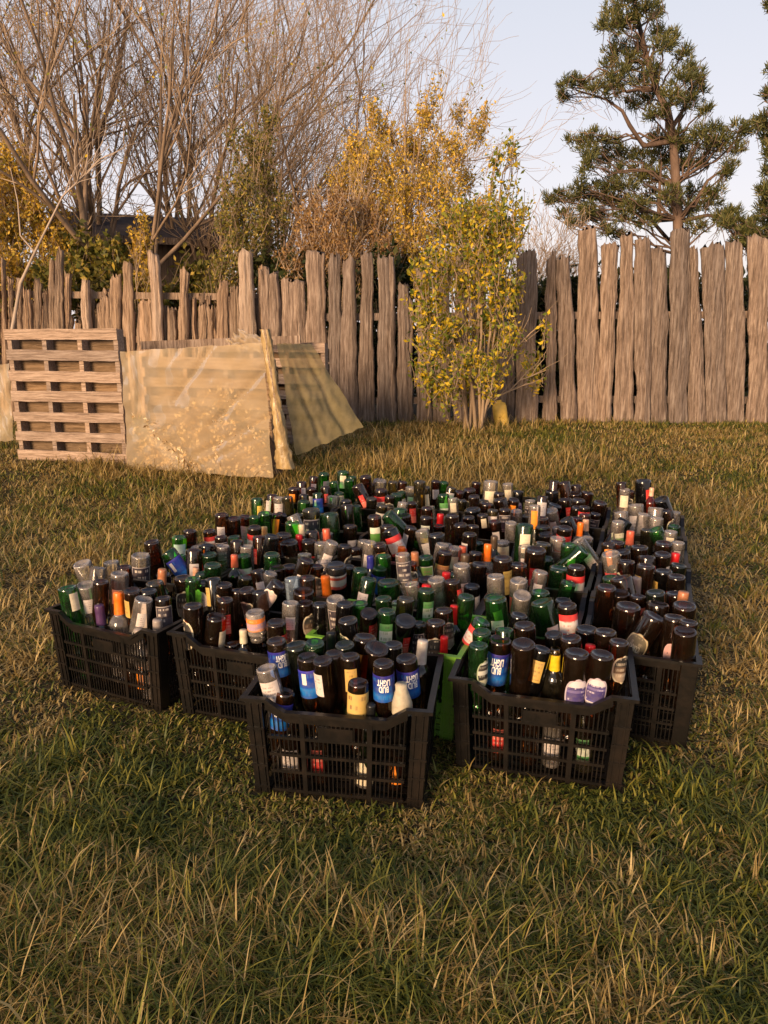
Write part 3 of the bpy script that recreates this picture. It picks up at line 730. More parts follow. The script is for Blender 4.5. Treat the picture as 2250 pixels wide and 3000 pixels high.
CLAB = {'L1': 'dusty black plastic crate at the left end, full of clear upturned bottles',
 'L2': 'black crate between the leftmost crate and the frontmost crate', 'F': 'frontmost black plastic crate with blue labelled bottles, standing out before the rest',
 'R': 'black crate right of the frontmost, holding two purple labelled bottles', 'G': 'lime green plastic crate wedged behind the frontmost black crate',
 'M0': 'dusty black crate with its end panel facing out at the front right', 'M1': 'black crate second along the right edge of the stack of crates',
 'M2': 'black crate third along the right edge, next to the wide gap', 'M3': 'black crate at the far right back corner, under one tall black bottle'}
for k, (cn, cx, cy, yaw) in enumerate(CRATES):
    z = float(ground(cx, cy)) + .004
    r = empty('bottle_crate', (cx, cy, z), R(yaw))
    tag(r, CLAB.get(cn) or 'black plastic crate packed with upturned bottles, %s' % crate_words(cn).replace('crate', 'of the crates'), 'crate', 'crates full of bottles on the grass')
    for n, me in (CML if cn == 'G' else CM): link(n, me, None, r)

# ---------------------------------------------------------------- bottles
TYPES = {'beer': (.0315, .240, .56), 'tall': (.0350, .275, .60), 'wine': (.0375, .305, .62), 'jar': (.046, .16, .72)}
def profile(ty):
    r, h, b = TYPES[ty]
    if ty == 'jar': pr = [(0, .006), (.7, .005), (.85, .001), (.95, .003), (1, .010), (1, b * h), (.95, (b + .05) * h), (.8, (b + .09) * h), (.78, (b + .14) * h), (.82, (b + .15) * h), (.82, h - .002), (.7, h)]
    else:
        s = (1 - b) * h; k = .47 if ty != 'wine' else .40; z0 = b * h
        sh = [(1, z0), (.985, z0 + .07 * s), (.90, z0 + .20 * s), (.72, z0 + .34 * s), (k + .07, z0 + .46 * s)] if ty != 'wine' else [(1, z0), (.99, z0 + .06 * s), (.93, z0 + .15 * s), (.74, z0 + .27 * s), (k + .06, z0 + .37 * s)]
        pr = [(0, .009), (.45, .0075), (.70, .0045), (.80, .0005), (.90, 0), (.97, .0035), (1, .010)] + sh + [(k, z0 + .62 * s), (k - .05, h - .026), (k + .03, h - .024), (k + .03, h - .016), (k - .02, h - .013), (k - .01, h - .001), (k - .1, h)]
    return [(a * r, c) for a, c in pr]
SEG = 20
BMESH = {}
def bottle_mesh(ty, g):
    if (ty, g) in BMESH: return BMESH[ty, g]
    pr = profile(ty); vs = [(0, 0, pr[0][1])]; fs = []; ms = []
    for (r, z) in pr[1:]:
        vs += [(r * math.cos(a), r * math.sin(a), z) for a in (np.arange(SEG) * 2 * math.pi / SEG)]
    for j in range(SEG): fs.append((0, 1 + (j + 1) % SEG, 1 + j)); ms.append(1)
    for i in range(len(pr) - 2):
        a, b = 1 + i * SEG, 1 + (i + 1) * SEG
        for j in range(SEG):
            jn = (j + 1) % SEG; fs.append((a + j, a + jn, b + jn, b + j)); ms.append(1 if i < 4 else 0)
    me = pymesh('bottle', vs, fs, True); [me.materials.append(x) for x in GM[g]]; me.polygons.foreach_set('material_index', ms)
    BMESH[ty, g] = me; return me
WHT, CRM, BLK, RED, ORG, BLU, GRN, GLD, YEL, PUR = (.58, .50, .45), (.58, .48, .31), (.02, .018, .016), (.50, .025, .02), (.80, .20, .015), (.012, .025, .22), (.03, .20, .03), (.48, .30, .07), (.78, .55, .03), (.050, .036, .140)
# shape, width in degrees, from, to (share of the body), bands up from the base, border, ink, ink amount, lines of print, words
LK = {
 'wr': ('rect', 105, .26, .84, [(0, WHT)], None, (.22, .18, .17), .5, 7, 'white label'),
 'cr': ('rect', 110, .10, .74, [(0, (.64, .55, .38))], None, (.42, .30, .16), .25, 5, 'cream label'),
 'ov': ('oval', 140, .28, 1.0, [(0, BLK), (.4, (.10, .055, .03)), (.62, (.30, .22, .15))], CRM, (.60, .50, .36), .35, 5, 'cream edged oval label'),
 'ow': ('oval', 130, .16, .98, [(0, (.62, .46, .40)), (.55, (.50, .38, .38)), (.75, (.66, .52, .46))], (.74, .62, .48), (.34, .22, .22), .45, 7, 'pale oval label'),
 'oo': ('oval', 150, .22, .98, [(0, BLK), (.40, (.62, .16, .05)), (.72, BLK)], (.74, .62, .45), (.70, .60, .45), .3, 4, 'orange and black oval label'),
 're': ('rect', 75, .24, .9, [(0, RED), (.55, (.60, .12, .08))], None, (.70, .45, .38), .4, 6, 'red label'),
 'rw': ('wrap', 190, .20, .74, [(0, (.60, .03, .03)), (.30, WHT), (.85, (.55, .04, .03))], None, (.50, .06, .05), .35, 5, 'red and white label'),
 'or': ('rect', 62, .18, .92, [(0, (.85, .24, .01))], None, (.80, .32, .06), .2, 4, 'orange strip label'),
 'bl': ('wrap', 215, .22, .86, [(0, (.030, .025, .22)), (.14, (.008, .014, .15)), (.62, (.008, .05, .26)), (.76, (.01, .13, .42)), (.94, (.01, .08, .32))], None, (.02, .2, .5), .22, 3, 'blue label lettered BUD LIGHT'),
 'bb': ('wrap', 150, .24, .88, [(0, (.06, .05, .38)), (.12, (.012, .025, .24)), (.6, (.01, .06, .30)), (.68, (.01, .16, .46)), (.95, (.01, .08, .32))], None, (.02, .2, .5), .25, 3, 'blue label bearing white barcode'),
 'pu': ('oval', 112, .38, .98, [(0, (.56, .50, .50)), (.26, PUR), (.34, (.13, .10, .24)), (.42, PUR), (.74, (.07, .06, .20)), (.80, (.56, .50, .50))], (.40, .33, .36), (.56, .48, .56), .4, 9, 'purple rounded label'),
 'yl': ('rect', 62, .26, .98, [(0, (.70, .48, .08))], None, (.30, .16, .03), .5, 6, 'yellow label'),
 'ye': ('rect', 70, .2, .9, [(0, YEL)], None, (.4, .2, .02), .3, 4, 'yellow label'),
 'gw': ('rect', 85, .28, .92, [(0, (.10, .30, .08)), (.3, (.60, .62, .50)), (.72, (.12, .30, .1))], None, (.07, .16, .05), .55, 4, 'green and white label'),
 'gn': ('rect', 85, .3, .95, [(0, (.62, .62, .48)), (.3, (.07, .22, .03)), (.72, (.70, .52, .04))], None, (.05, .12, .03), .35, 5, 'green and yellow label'),
 'gl': ('rect', 105, .25, .98, [(0, (.20, .36, .07)), (.38, (.62, .58, .45))], (.66, .64, .48), (.50, .10, .12), .45, 7, 'green topped white label'),
 'go': ('rect', 70, .25, .8, [(0, GLD)], None, (.20, .10, .03), .45, 5, 'gold label'),
 'gb': ('wrap', 180, .20, .86, [(0, (.52, .34, .09))], None, (.16, .07, .03), .5, 3, 'gold and brown label'),
 'bk': ('rect', 125, .22, .88, [(0, (.025, .02, .03)), (.52, (.06, .05, .06))], (.32, .27, .25), (.70, .60, .50), .45, 4, 'black label with pale print'),
 'sl': ('wrap', 180, .30, .58, [(0, (.50, .17, .12))], None, (.60, .30, .22), .3, 2, 'salmon band label'),
 'st': ('rect', 120, .42, .98, [(0, WHT), (.34, (.55, .03, .02)), (.66, WHT)], None, (.74, .62, .56), .35, 3, 'white label with red panel'),
 'cu': ('oval', 125, .36, 1.0, [(0, (.20, .17, .10)), (.45, (.10, .075, .04)), (.7, (.60, .50, .28))], (.68, .55, .30), (.55, .45, .28), .3, 5, 'cream teardrop label lettered CURRY'),
 'hk': ('oval', 110, .34, 1.0, [(0, (.5, .5, .42)), (.15, BLK), (.38, (.5, .48, .40)), (.55, BLK), (.75, (.42, .40, .26))], (.30, .34, .20), (.5, .5, .4), .3, 6, 'black and white round label'),
 'mt': ('rect', 95, .2, .95, [(0, (.42, .62, .50)), (.2, (.50, .68, .60))], None, (.40, .42, .34), .25, 5, 'pale mint label'),
 'pi': ('oval', 120, .45, 1.0, [(0, (.45, .24, .22)), (.5, (.32, .20, .20))], (.45, .27, .25), (.16, .10, .10), .5, 6, 'dull pink label'),
 'jr': ('wrap', 200, .34, .94, [(0, (.60, .54, .46)), (.12, (.48, .06, .03)), (.32, (.60, .52, .44)), (.78, (.45, .06, .04))], None, (.48, .40, .34), .4, 4, 'white label with red bands'),
 'og': ('wrap', 200, .22, .80, [(0, (.85, .20, .02)), (.36, (.38, .24, .30)), (.9, (.60, .22, .08))], None, (.75, .35, .15), .4, 3, 'orange and mauve label'),
 'rb': ('rect', 125, .34, .96, [(0, (.36, .14, .05)), (.2, (.16, .08, .05)), (.5, (.30, .16, .12))], (.45, .22, .07), (.50, .32, .2), .3, 5, 'brown and gold label'),
 'rd': ('rect', 130, .4, .85, [(0, (.55, .05, .05)), (.5, (.42, .05, .05))], None, (.65, .35, .3), .35, 3, 'red band label'),
}
LMAT = {}; LMESH = {}
def label_mat(k):
    if k in LMAT: return LMAT[k]
    shape, wd, t0, t1, bands, border, ink, amt, lines, words = LK[k]
    m, t, o = newmat('label_' + k); uv = N(t, 'ShaderNodeUVMap').outputs[0]; s = N(t, 'ShaderNodeSeparateXYZ'); t.links.new(uv, s.inputs[0]); u, v = s.outputs[0], s.outputs[1]
    c = ramp(t, v, [(p, q) for p, q in bands], 'CONSTANT' if k not in ('bl', 'bb') else 'LINEAR') if len(bands) > 1 else None
    if c is None:
        r = N(t, 'ShaderNodeRGB'); r.outputs[0].default_value = (*bands[0][1], 1); c = r.outputs[0]
    ln = math_(t, 'FRACT', math_(t, 'MULTIPLY', v, float(lines))); on = math_(t, 'MULTIPLY', math_(t, 'GREATER_THAN', ln, .28), math_(t, 'LESS_THAN', ln, .74))
    oi = N(t, 'ShaderNodeObjectInfo'); cmb = N(t, 'ShaderNodeCombineXYZ'); t.links.new(math_(t, 'MULTIPLY', oi.outputs['Random'], 9.0), cmb.inputs[2])
    t.links.new(u, cmb.inputs[0]); t.links.new(math_(t, 'MULTIPLY', math_(t, 'FLOOR', math_(t, 'MULTIPLY', v, float(lines))), 3.7), cmb.inputs[1])
    ch = math_(t, 'GREATER_THAN', noise(t, 17, 2, cmb.outputs[0], (1.6, 1, 1)), .50)
    blk = math_(t, 'GREATER_THAN', noise(t, 3, 1, cmb.outputs[0]), .47)
    mar = math_(t, 'MULTIPLY', math_(t, 'LESS_THAN', math_(t, 'ABSOLUTE', math_(t, 'SUBTRACT', u, .5)), .36), math_(t, 'LESS_THAN', math_(t, 'ABSOLUTE', math_(t, 'SUBTRACT', v, .5)), .40))
    pr = math_(t, 'MULTIPLY', math_(t, 'MULTIPLY', on, ch), math_(t, 'MULTIPLY', blk, mar))
    c = mix(t, math_(t, 'MULTIPLY', pr, min(1, amt * 1.7)), c, ink)
    if border:
        du = math_(t, 'MULTIPLY', math_(t, 'ABSOLUTE', math_(t, 'SUBTRACT', u, .5)), 2.0); dv = math_(t, 'MULTIPLY', math_(t, 'ABSOLUTE', math_(t, 'SUBTRACT', v, .5)), 2.0)
        if shape == 'oval': b = math_(t, 'GREATER_THAN', math_(t, 'ADD', math_(t, 'POWER', du, 2.4), math_(t, 'POWER', dv, 2.4)), .72)
        else: b = math_(t, 'GREATER_THAN', math_(t, 'MAXIMUM', du, dv), .92)
        c = mix(t, b, c, border)
    w = noise(t, 45, 4); c = mix(t, math_(t, 'MULTIPLY', ramp(t, w, [(.45, (0,) * 3), (.75, (1,) * 3)]), .35), c, (.22, .16, .12))
    principled(t, o, c, .38 if k in ('bl', 'bb') else .6, .35)
    LMAT[k] = m; return m
VAR = [(1, 0, 0), (.62, .10, -.12), (.80, .16, .06), (.5, .02, -.22)]
def label_mesh(ty, k, var=0):
    if (ty, k, var) in LMESH: return LMESH[ty, k, var]
    shape, wd, t0, t1 = LK[k][:4]; wd *= VAR[var][0]; t0 += VAR[var][1]; t1 += VAR[var][2]; r, h, b = TYPES[ty]; bh = b * h; rr = r + .0007; nu, nv = 15, 11
    vs = []; uvs = []; fs = []
    for i in range(nv):
        tv = i / (nv - 1); hw = 1.0
        if shape == 'oval':
            y = abs(2 * tv - 1); hw = max(.05, (1 - y ** 2.4) ** (1 / 2.4)) if y < 1 else .05
        for j in range(nu):
            tu = (j / (nu - 1) - .5) * hw
            a = R(-90 + tu * wd)
            vs.append((rr * math.cos(a), rr * math.sin(a), bh * (t0 + (t1 - t0) * tv))); uvs.append((tu + .5, tv))
    for i in range(nv - 1):
        for j in range(nu - 1): q = i * nu + j; fs.append((q, q + 1, q + nu + 1, q + nu))
    me = pymesh('label', vs, fs, True); ul = me.uv_layers.new(name='UVMap')
    for l in me.loops: ul.data[l.index].uv = uvs[l.vertex_index]
    me.materials.append(label_mat(k)); LMESH[ty, k, var] = me; return me
def text_mesh(rows, ty, width, z_top, row_h, bold):
    """flat letters bent round the label; rows run down from z_top in the bottle's own upright sense"""
    r = TYPES[ty][0] + .0011; vs = []; fs = []
    for i, s in enumerate(rows):
        cu = bpy.data.curves.new('letters', 'FONT'); cu.body = s; cu.align_x = 'CENTER'; cu.size = row_h * 1.32; cu.offset = bold * row_h; cu.resolution_u = 3
        ob = bpy.data.objects.new('letters', cu); COL.objects.link(ob); dg = bpy.context.evaluated_depsgraph_get(); dg.update()
        me = bpy.data.meshes.new_from_object(ob.evaluated_get(dg)); bpy.data.objects.remove(ob)
        P = [v.co.copy() for v in me.vertices]; wd = max(p.x for p in P) - min(p.x for p in P); f = width[i] / wd; n = len(vs)
        for p in P:
            a = p.x * f / r - math.pi / 2; vs.append((r * math.cos(a), r * math.sin(a), z_top - (i + 1) * row_h * 1.04 + p.y + row_h * .05))
        fs += [tuple(n + q for q in pl.vertices) for pl in me.polygons]
    return pymesh('lettering', vs, fs)
M_INK = m_plain('white_print', (.80, .76, .72), .5, .1); M_OLIVE = m_plain('cream_print', (.66, .58, .40), .5, .1)
FOIL = {'orange': (.85, .17, .012), 'coral': (.62, .12, .06), 'red': (.58, .012, .014), 'cream': (.72, .58, .38), 'tan': (.60, .40, .16), 'peach': (.66, .36, .22), 'purple': (.08, .035, .10), 'copper': (.42, .16, .07),
 'grey': (.30, .25, .22), 'brown': (.08, .05, .03), 'blue': (.03, .03, .22), 'bluecream': (.60, .52, .36), 'black': (.012, .012, .012), 'silver': (.50, .44, .38), 'foil': (.46, .39, .27), 'yellow': (.74, .50, .02)}
FW = {'coral': 'coral red', 'bluecream': 'blue banded cream', 'foil': 'torn cream', 'tan': 'tan yellow', 'copper': 'copper coloured', 'peach': 'peach coloured'}
FM = {k: m_plain('foil_' + k, v, .32 if k != 'foil' else .6, .3, 60) for k, v in FOIL.items()}
M_BAR = m_plain('barcode_white', (.72, .68, .62), .6, .25, 220)
FMESH = {}
def foil_mesh(k):
    if k in FMESH: return FMESH[k]
    r, h, b = TYPES['wine']; rr = .40 * r + .0012; z1 = h + .001; z0 = h - (.060 if k not in ('red', 'silver', 'purple', 'orange', 'yellow') else .074)
    if k == 'yellow': z1 = h - .018
    pr = [(rr * 1.10, z0), (rr * 1.04, z0 + .02), (rr, z1 - .028), (rr * 1.03, z1 - .025), (rr * 1.03, z1 - .004), (rr * .93, z1)]
    if k == 'foil': pr = [(rr * 1.9, z0 - .03), (rr * 1.75, z0), (rr * 1.35, z0 + .03), (rr * 1.1, z1 - .02), (rr * 1.05, z1)]
    vs = []; fs = []; n = 16
    for q, (a, z) in enumerate(pr):
        for j in range(n):
            w = 1 + (.05 * math.sin(j * 2.4 + q * 1.7) if k == 'foil' else .012 * math.sin(j * 3.1 + q)); vs.append((a * w * math.cos(j * 2 * math.pi / n), a * w * math.sin(j * 2 * math.pi / n), z))
    for q in range(len(pr) - 1):
        for j in range(n): fs.append((q * n + j, q * n + (j + 1) % n, (q + 1) * n + (j + 1) % n, (q + 1) * n + j))
    if k != 'yellow': fs.append(tuple((len(pr) - 1) * n + j for j in range(n)))
    me = pymesh('neck_foil', vs, fs, True); me.materials.append(FM[k]); FMESH[k] = me; return me
GW = {'B': 'brown', 'G': 'green', 'C': 'clear', 'K': 'near-black', 'O': 'olive', 'D': 'dark green', 'L': 'pale blue'}
TXT = {}
pend = []
for k, (x, y, z, D, g, lab, az, tilt, lean, ci, lx, ly) in enumerate(BOTTLES):
    rnd = random.Random(k); up = g == 'U'; tilt0 = tilt
    if up:
        ty = 'wine'; sc = min(1.12, max(.78, D / .031)); gl = {'orange': 'C', 'yellow': 'O', 'grey': 'C', 'blue': 'D', 'copper': 'K'}.get(lab, rnd.choice(['B', 'D', 'K']))
        tilt = tilt or rnd.uniform(-4, 4); lean = rnd.uniform(-4, 4)
    else:
        D = min(.090, max(.059, D * 1.03)); gl = g
        ty = 'jar' if lab in ('jr', 'og') else ('wine' if (D > .074 and g in 'CGOLD') else 'tall' if D > .066 else 'beer')
        sc = D / (2 * TYPES[ty][0]); big = rnd.random() < .10; tilt += rnd.gauss(0, 14 if big and not tilt else 5); lean += rnd.gauss(1, 5)
    n = Vector((math.sin(R(tilt)), -math.sin(R(lean)), 1)).normalized()
    n.x = math.sin(R(tilt)); n.normalize()
    if not up and abs(tilt0) < 15:      # the neck stays inside the crate
        _, cx_, cy_, yw_ = CRATES[ci]; hh = TYPES[ty][1] * sc; c_, s_ = math.cos(R(yw_)), math.sin(R(yw_)); q = Vector((x, y, 0)) - n * hh / n.z - Vector((cx_, cy_, 0))
        qx, qy = q.x * c_ + q.y * s_, -q.x * s_ + q.y * c_; qx = max(-.205, min(.205, qx)); qy = max(-.135, min(.135, qy))
        nk = Vector((cx_ + qx * c_ - qy * s_, cy_ + qx * s_ + qy * c_, -hh)); n = (Vector((x, y, 0)) - nk).normalized()
    if up:
        _, cx_, cy_, yw_ = CRATES[ci]; hh = TYPES[ty][1] * sc; c_, s_ = math.cos(R(yw_)), math.sin(R(yw_)); q = Vector((x, y, 0)) - n * hh / n.z - Vector((cx_, cy_, 0))
        qx, qy = q.x * c_ + q.y * s_, -q.x * s_ + q.y * c_; qx = max(-.190, min(.190, qx)); qy = max(-.112, min(.112, qy))
        n = (Vector((x, y, 0)) - Vector((cx_ + qx * c_ - qy * s_, cy_ + qx * s_ + qy * c_, -hh))).normalized()
    Zl = n if up else -n
    vd = Vector((-x, -y, 0)).normalized(); f = Matrix.Rotation(R(az), 3, 'Z') @ vd
    Yl = -(f - Zl * f.dot(Zl)).normalized(); Xl = Yl.cross(Zl)
    M = Matrix((Xl, Yl, Zl)).transposed().to_4x4()
    loc = Vector((x, y, z)) - (Zl * (TYPES[ty][1] * sc) if up else Vector((0, 0, 0)))
    if up:   # an upright bottle keeps its mouth where it is and leans from there
        loc.z = max(loc.z, .012)
    M.translation = loc
    side = lab == 'n' and g in 'BK' and y > 2.15 and rnd.random() < .30
    o = link('spirit_bottle' if (g == 'C' and not up and ty != 'jar') else 'wine_bottle' if (up or ty == 'wine') else 'glass_jar' if ty == 'jar' else 'beer_bottle', bottle_mesh(ty, gl))
    o.matrix_world = M @ Matrix.Scale(sc, 4)
    o['category'] = 'jar' if ty == 'jar' else 'bottle'; o['group'] = 'empty glass bottles packed in the crates'
    if up: link('neck_foil', foil_mesh(lab), None, o); desc = 'upright %s bottle with %s neck' % (GW[gl], FW.get(lab, lab))
    elif lab != 'n':
        lo = link('label', label_mesh(ty, lab, rnd.choice((0, 1, 1, 2, 2, 3)) if lab in ('wr', 'cr', 're') and y > 2.2 else 0), None, o)
        desc = 'upturned %s %s with %s' % (GW[gl], 'jar' if ty == 'jar' else 'bottle', LK[lab][-1])
        bh = TYPES[ty][2] * TYPES[ty][1]
        if lab == 'bl':
            if ty not in TXT:
                TXT[ty] = text_mesh(['BUD', 'LIGHT'], ty, [.030, .040], bh * .625, bh * .155, .045); TXT[ty].materials.append(M_INK)
            link('lettering', TXT[ty], None, lo)
        if lab == 'cu':
            tm = text_mesh(['CURRY'], ty, [.036], bh * .72, bh * .13, .03); tm.materials.append(M_OLIVE); link('lettering', tm, None, lo)
        if lab == 'bb':
            key = ('bar', ty)
            if key not in TXT:
                r = TYPES[ty][0] + .0012; vs = []; fs = []
                for q in range(5):
                    for zz in (.30, .56): a = R(-72 + q * 6); vs.append((r * math.cos(a), r * math.sin(a), bh * zz))
                for q in range(4): fs.append((2 * q, 2 * q + 2, 2 * q + 3, 2 * q + 1))
                TXT[key] = pymesh('barcode_patch', vs, fs, True); TXT[key].materials.append(M_BAR)
            link('barcode_patch', TXT[key], None, lo)
    elif side:
        so_ = link('label', label_mesh(ty, rnd.choice(['ov', 'ov', 're', 'wr', 'go']), 0), None, o); so_.rotation_euler = (0, 0, R(rnd.choice((-1, 1)) * rnd.uniform(52, 78))); desc = 'upturned %s bottle with its label turned aside' % GW[gl]
    else: desc = 'plain upturned %s bottle' % GW[gl]
    if abs(tilt) > 22 and not up: desc = desc.replace('upturned', 'slanting')
    cn, cx, cy, _ = CRATES[ci]; dx, dy = x - cx, y - cy
    cell = (('back' if dy > .08 else 'front' if dy < -.08 else '') + ' ' + ('left' if dx < -.07 else 'right' if dx > .07 else '')).strip() or 'middle'
    pend.append((o, desc, cell + ' of ' + crate_words(cn), x, y))
LOW = [  # crate, place along and across it, height, glass, label, turn
 (2, -.15, -.115, .075, 'B', 'wr', 0), (2, .07, -.12, .06, 'C', 'cr', 4), (2, -.06, -.115, .15, 'B', 're', -3), (2, .16, -.115, .13, 'B', 'or', 5), (3, -.13, -.115, .07, 'B', 're', 3), (3, .04, -.115, .12, 'C', 'wr', 0), (3, .14, -.115, .06, 'O', 'gw', -4), (3, -.03, -.115, .055, 'B', 'n', 2),
 (0, -.06, -.11, .08, 'C', 'cr', 0), (0, .12, -.115, .12, 'B', 'or', 3), (0, -.17, -.115, .12, 'G', 'n', 0), (1, .04, -.115, .08, 'C', 'wr', 0), (1, -.13, -.115, .10, 'B', 'n', 0)]
for q, (ci, lx, ly, lz, g, lab, tw_) in enumerate(LOW):
    cn, cx, cy, yaw = CRATES[ci]; c, s_ = math.cos(R(yaw)), math.sin(R(yaw)); o = link('beer_bottle', bottle_mesh('beer', g))
    o.matrix_world = Matrix.Translation((cx + c * lx - s_ * ly, cy + s_ * lx + c * ly, float(ground(cx, cy)) + .03)) @ Matrix.Rotation(R(yaw + tw_ * 3), 4, 'Z') @ Matrix.Rotation(R(tw_), 4, 'Y') @ Matrix.Scale(.9, 4)
    o['category'] = 'bottle'; o['group'] = 'empty glass bottles packed in the crates'
    if lab != 'n': link('label', label_mesh('beer', lab), None, o)
    pend.append((o, 'low %s bottle %sstanding behind the slots' % (GW[g], 'with %s ' % LK[lab][-1] if lab != 'n' else ''), crate_words(cn), cx + c * lx, cy + s_ * lx))
groups = {}
for p in pend: groups.setdefault((p[1], p[2]), []).append(p)
for (d, c), ps in groups.items():
    ps.sort(key=lambda p: p[3] / p[4])
    for q, p in enumerate(ps):
        n = len(ps)
        pre = '' if n == 1 else ['left', 'right'][q] + ' one, ' if n == 2 else ['left', 'middle', 'right'][q] + ' one, ' if n == 3 else ['first', 'second', 'third', 'fourth', 'fifth', 'sixth'][min(q, 5)] + ' from left, '
        p[0]['label'] = ('%s, %s%s' % (d, pre, c))
        if len(p[0]['label'].split()) > 16: p[0]['label'] = p[0]['label'].replace(' in the', '').replace('one, ', '').replace('coral red', 'coral').replace('second crate from the left', 'second left crate').replace('upturned ', '').replace('blue label lettered BUD LIGHT', 'BUD LIGHT label').replace('second from left, ', 'second, ').replace('first from left, ', 'first, ').replace('right of centre', 'right-centre').replace('left of centre', 'left-centre')
        if len(p[0]['label'].split()) > 16: print('LONG', p[0]['label'])

# ---------------------------------------------------------------- fences of slab planks
M_FENCE = m_wood('weathered_slab', (.075, .052, .038), (.225, .168, .132), (.46, .38, .315))
M_FENCE2 = m_wood('pale_split_wood', (.12, .08, .055), (.32, .225, .155), (.56, .43, .32))
M_PALE = m_wood('pale_new_wood', (.24, .16, .11), (.50, .37, .27), (.70, .56, .44))
def plank_mesh(x0t, x1t, zt, x0b, x1b, zb, y, seed, th=.045, rough=.0075):
    """slab with wavering edges and a rounded bark face, between two edge lines"""
    rg = np.random.default_rng(seed); nr, nc = 26, 15; rid = np.cumsum(rg.normal(0, .006, nc)); rid -= np.linspace(rid[0], rid[-1], nc); rid += rg.normal(0, .0045, nc); rg2 = rg.normal(0, 1, (4, nc)); nick = rg.normal(0, .022, nc); vs = []; fs = []
    wl = np.cumsum(rg.normal(0, rough, nr)); wr = np.cumsum(rg.normal(0, rough, nr)); wl -= np.linspace(wl[0], wl[-1], nr); wr -= np.linspace(wr[0], wr[-1], nr)
    slope = rg.uniform(-.05, .05); bow = rg.normal(0, .012)
    for i in range(nr):
        tt = i / (nr - 1); xl = x0b + (x0t - x0b) * tt + wl[i]; xr = x1b + (x1t - x1b) * tt + wr[i]
        for j in range(nc):
            u = j / (nc - 1); top = zt + slope * (u - .5) + (nick[j] if i == nr - 1 else 0) - (.03 * (2 * u - 1) ** 2 if i == nr - 1 else 0)
            z = zb + (top - zb) * tt; bulge = th * (1 - (2 * u - 1) ** 2) ** .5 if 0 < u < 1 else 0
            vs.append((xl + (xr - xl) * u, y - bulge - rid[j] - rg.uniform(0, .003) - .004 * sum(rg2[q][j] * math.sin(tt * (3 + 4 * q) + q) for q in range(3)) + bow * math.sin(tt * 3.1), z))
    n = len(vs)
    for i in range(nr):
        for j in (0, nc - 1): vs.append((vs[i * nc + j][0], y + .02, vs[i * nc + j][2]))
    for i in range(nr - 1):
        for j in range(nc - 1): q = i * nc + j; fs.append((q, q + 1, q + nc + 1, q + nc))
        a, b = n + 2 * i, n + 2 * i + 1; fs += [(a, i * nc, (i + 1) * nc, a + 2), (i * nc + nc - 1, b, b + 2, (i + 1) * nc + nc - 1), (b, a, a + 2, b + 2)]
    top = (nr - 1) * nc; fs.append(tuple([n + 2 * (nr - 1)] + [top + j for j in range(nc)] + [n + 2 * (nr - 1) + 1]))
    me = pymesh('plank', vs, fs, True); return me
def fence(name, label, planks, Y, mat, rails, seed, narrow=0):
    xs = [at(p[0], 1000, Y).x for p in planks]; root = empty(name, (sum(xs) / len(xs), Y, float(ground(0, Y)))); tag(root, label, 'fence'); inv = root.location.copy()
    for k, p in enumerate(planks):
        x0t, x1t, yt, x0b, x1b = p[:5]; dy = (.0 if k % 2 else .025) + (p[5] if len(p) > 5 else 0)
        w_ = narrow * ((k * 7) % 5) / 4 * (x1t - x0t); a, b = at(x0t + w_ * .5, yt, Y), at(x1t - w_ * (.5 + .5 * (k % 3) / 2), yt, Y); zb = float(ground(0, Y)) - .05
        pyb = 1215; c, d = at(x0b, pyb, Y), at(x1b, pyb, Y)
        me = plank_mesh(a.x, b.x, a.z, c.x, d.x, zb, Y + dy, seed + k)
        me.transform(Matrix.Translation(-inv)); o = link('plank', me, M_PALE if (len(p) > 6 and p[6]) else mat, root)
    for (px0, py0, px1, py1) in rails:
        a, b = at(px0, py0, Y), at(px1, py1, Y); mb = MB()
        mb.hexa([(a.x, Y + .05, a.z - .045), (b.x, Y + .05, b.z - .045), (a.x, Y + .10, a.z - .045), (b.x, Y + .10, b.z - .045), (a.x, Y + .05, a.z + .045), (b.x, Y + .05, b.z + .045), (a.x, Y + .10, a.z + .045), (b.x, Y + .10, b.z + .045)])
        me = mb.mesh('rail'); me.transform(Matrix.Translation(-inv)); link('rail', me, mat, root)
    return root
Zq = lambda l: [(1100 + a * .693, 1100 + b * .693, 600 + c * .693, 1100 + d * .693, 1100 + e * .693) for a, b, c, d, e in l]
RP = Zq([(8, 72, 215, 15, 90), (95, 142, 330, 98, 162), (168, 235, 260, 172, 245), (250, 318, 225, 248, 322), (330, 392, 205, 332, 398), (408, 472, 235, 405, 478), (488, 545, 300, 490, 550), (550, 596, 520, 552, 592),
 (598, 682, 195, 590, 690), (728, 766, 205, 708, 770), (765, 822, 220, 785, 857), (860, 936, 95, 860, 966), (955, 1035, 165, 938, 1000), (1038, 1092, 120, 1015, 1096), (1098, 1162, 140, 1097, 1167), (1165, 1236, 180, 1166, 1248),
 (1250, 1326, 95, 1246, 1322), (1324, 1364, 175, 1330, 1416), (1375, 1475, 165, 1408, 1492), (1485, 1556, 155, 1494, 1572), (1572, 1668, 135, 1570, 1664), (1680, 1760, 150, 1676, 1764), (1775, 1850, 120, 1770, 1856), (1862, 1940, 160, 1860, 1945)])
MP = [(a * 1.356, b * 1.356, c * 1.356, d * 1.356, e * 1.356) for a, b, c, d, e in [(560, 580, 580, 556, 580), (580, 602, 590, 582, 604), (606, 658, 602, 604, 656), (660, 702, 543, 662, 706), (710, 734, 548, 708, 738), (738, 770, 556, 736, 774), (778, 806, 545, 772, 812), (814, 852, 553, 816, 858), (860, 892, 640, 858, 896)]]
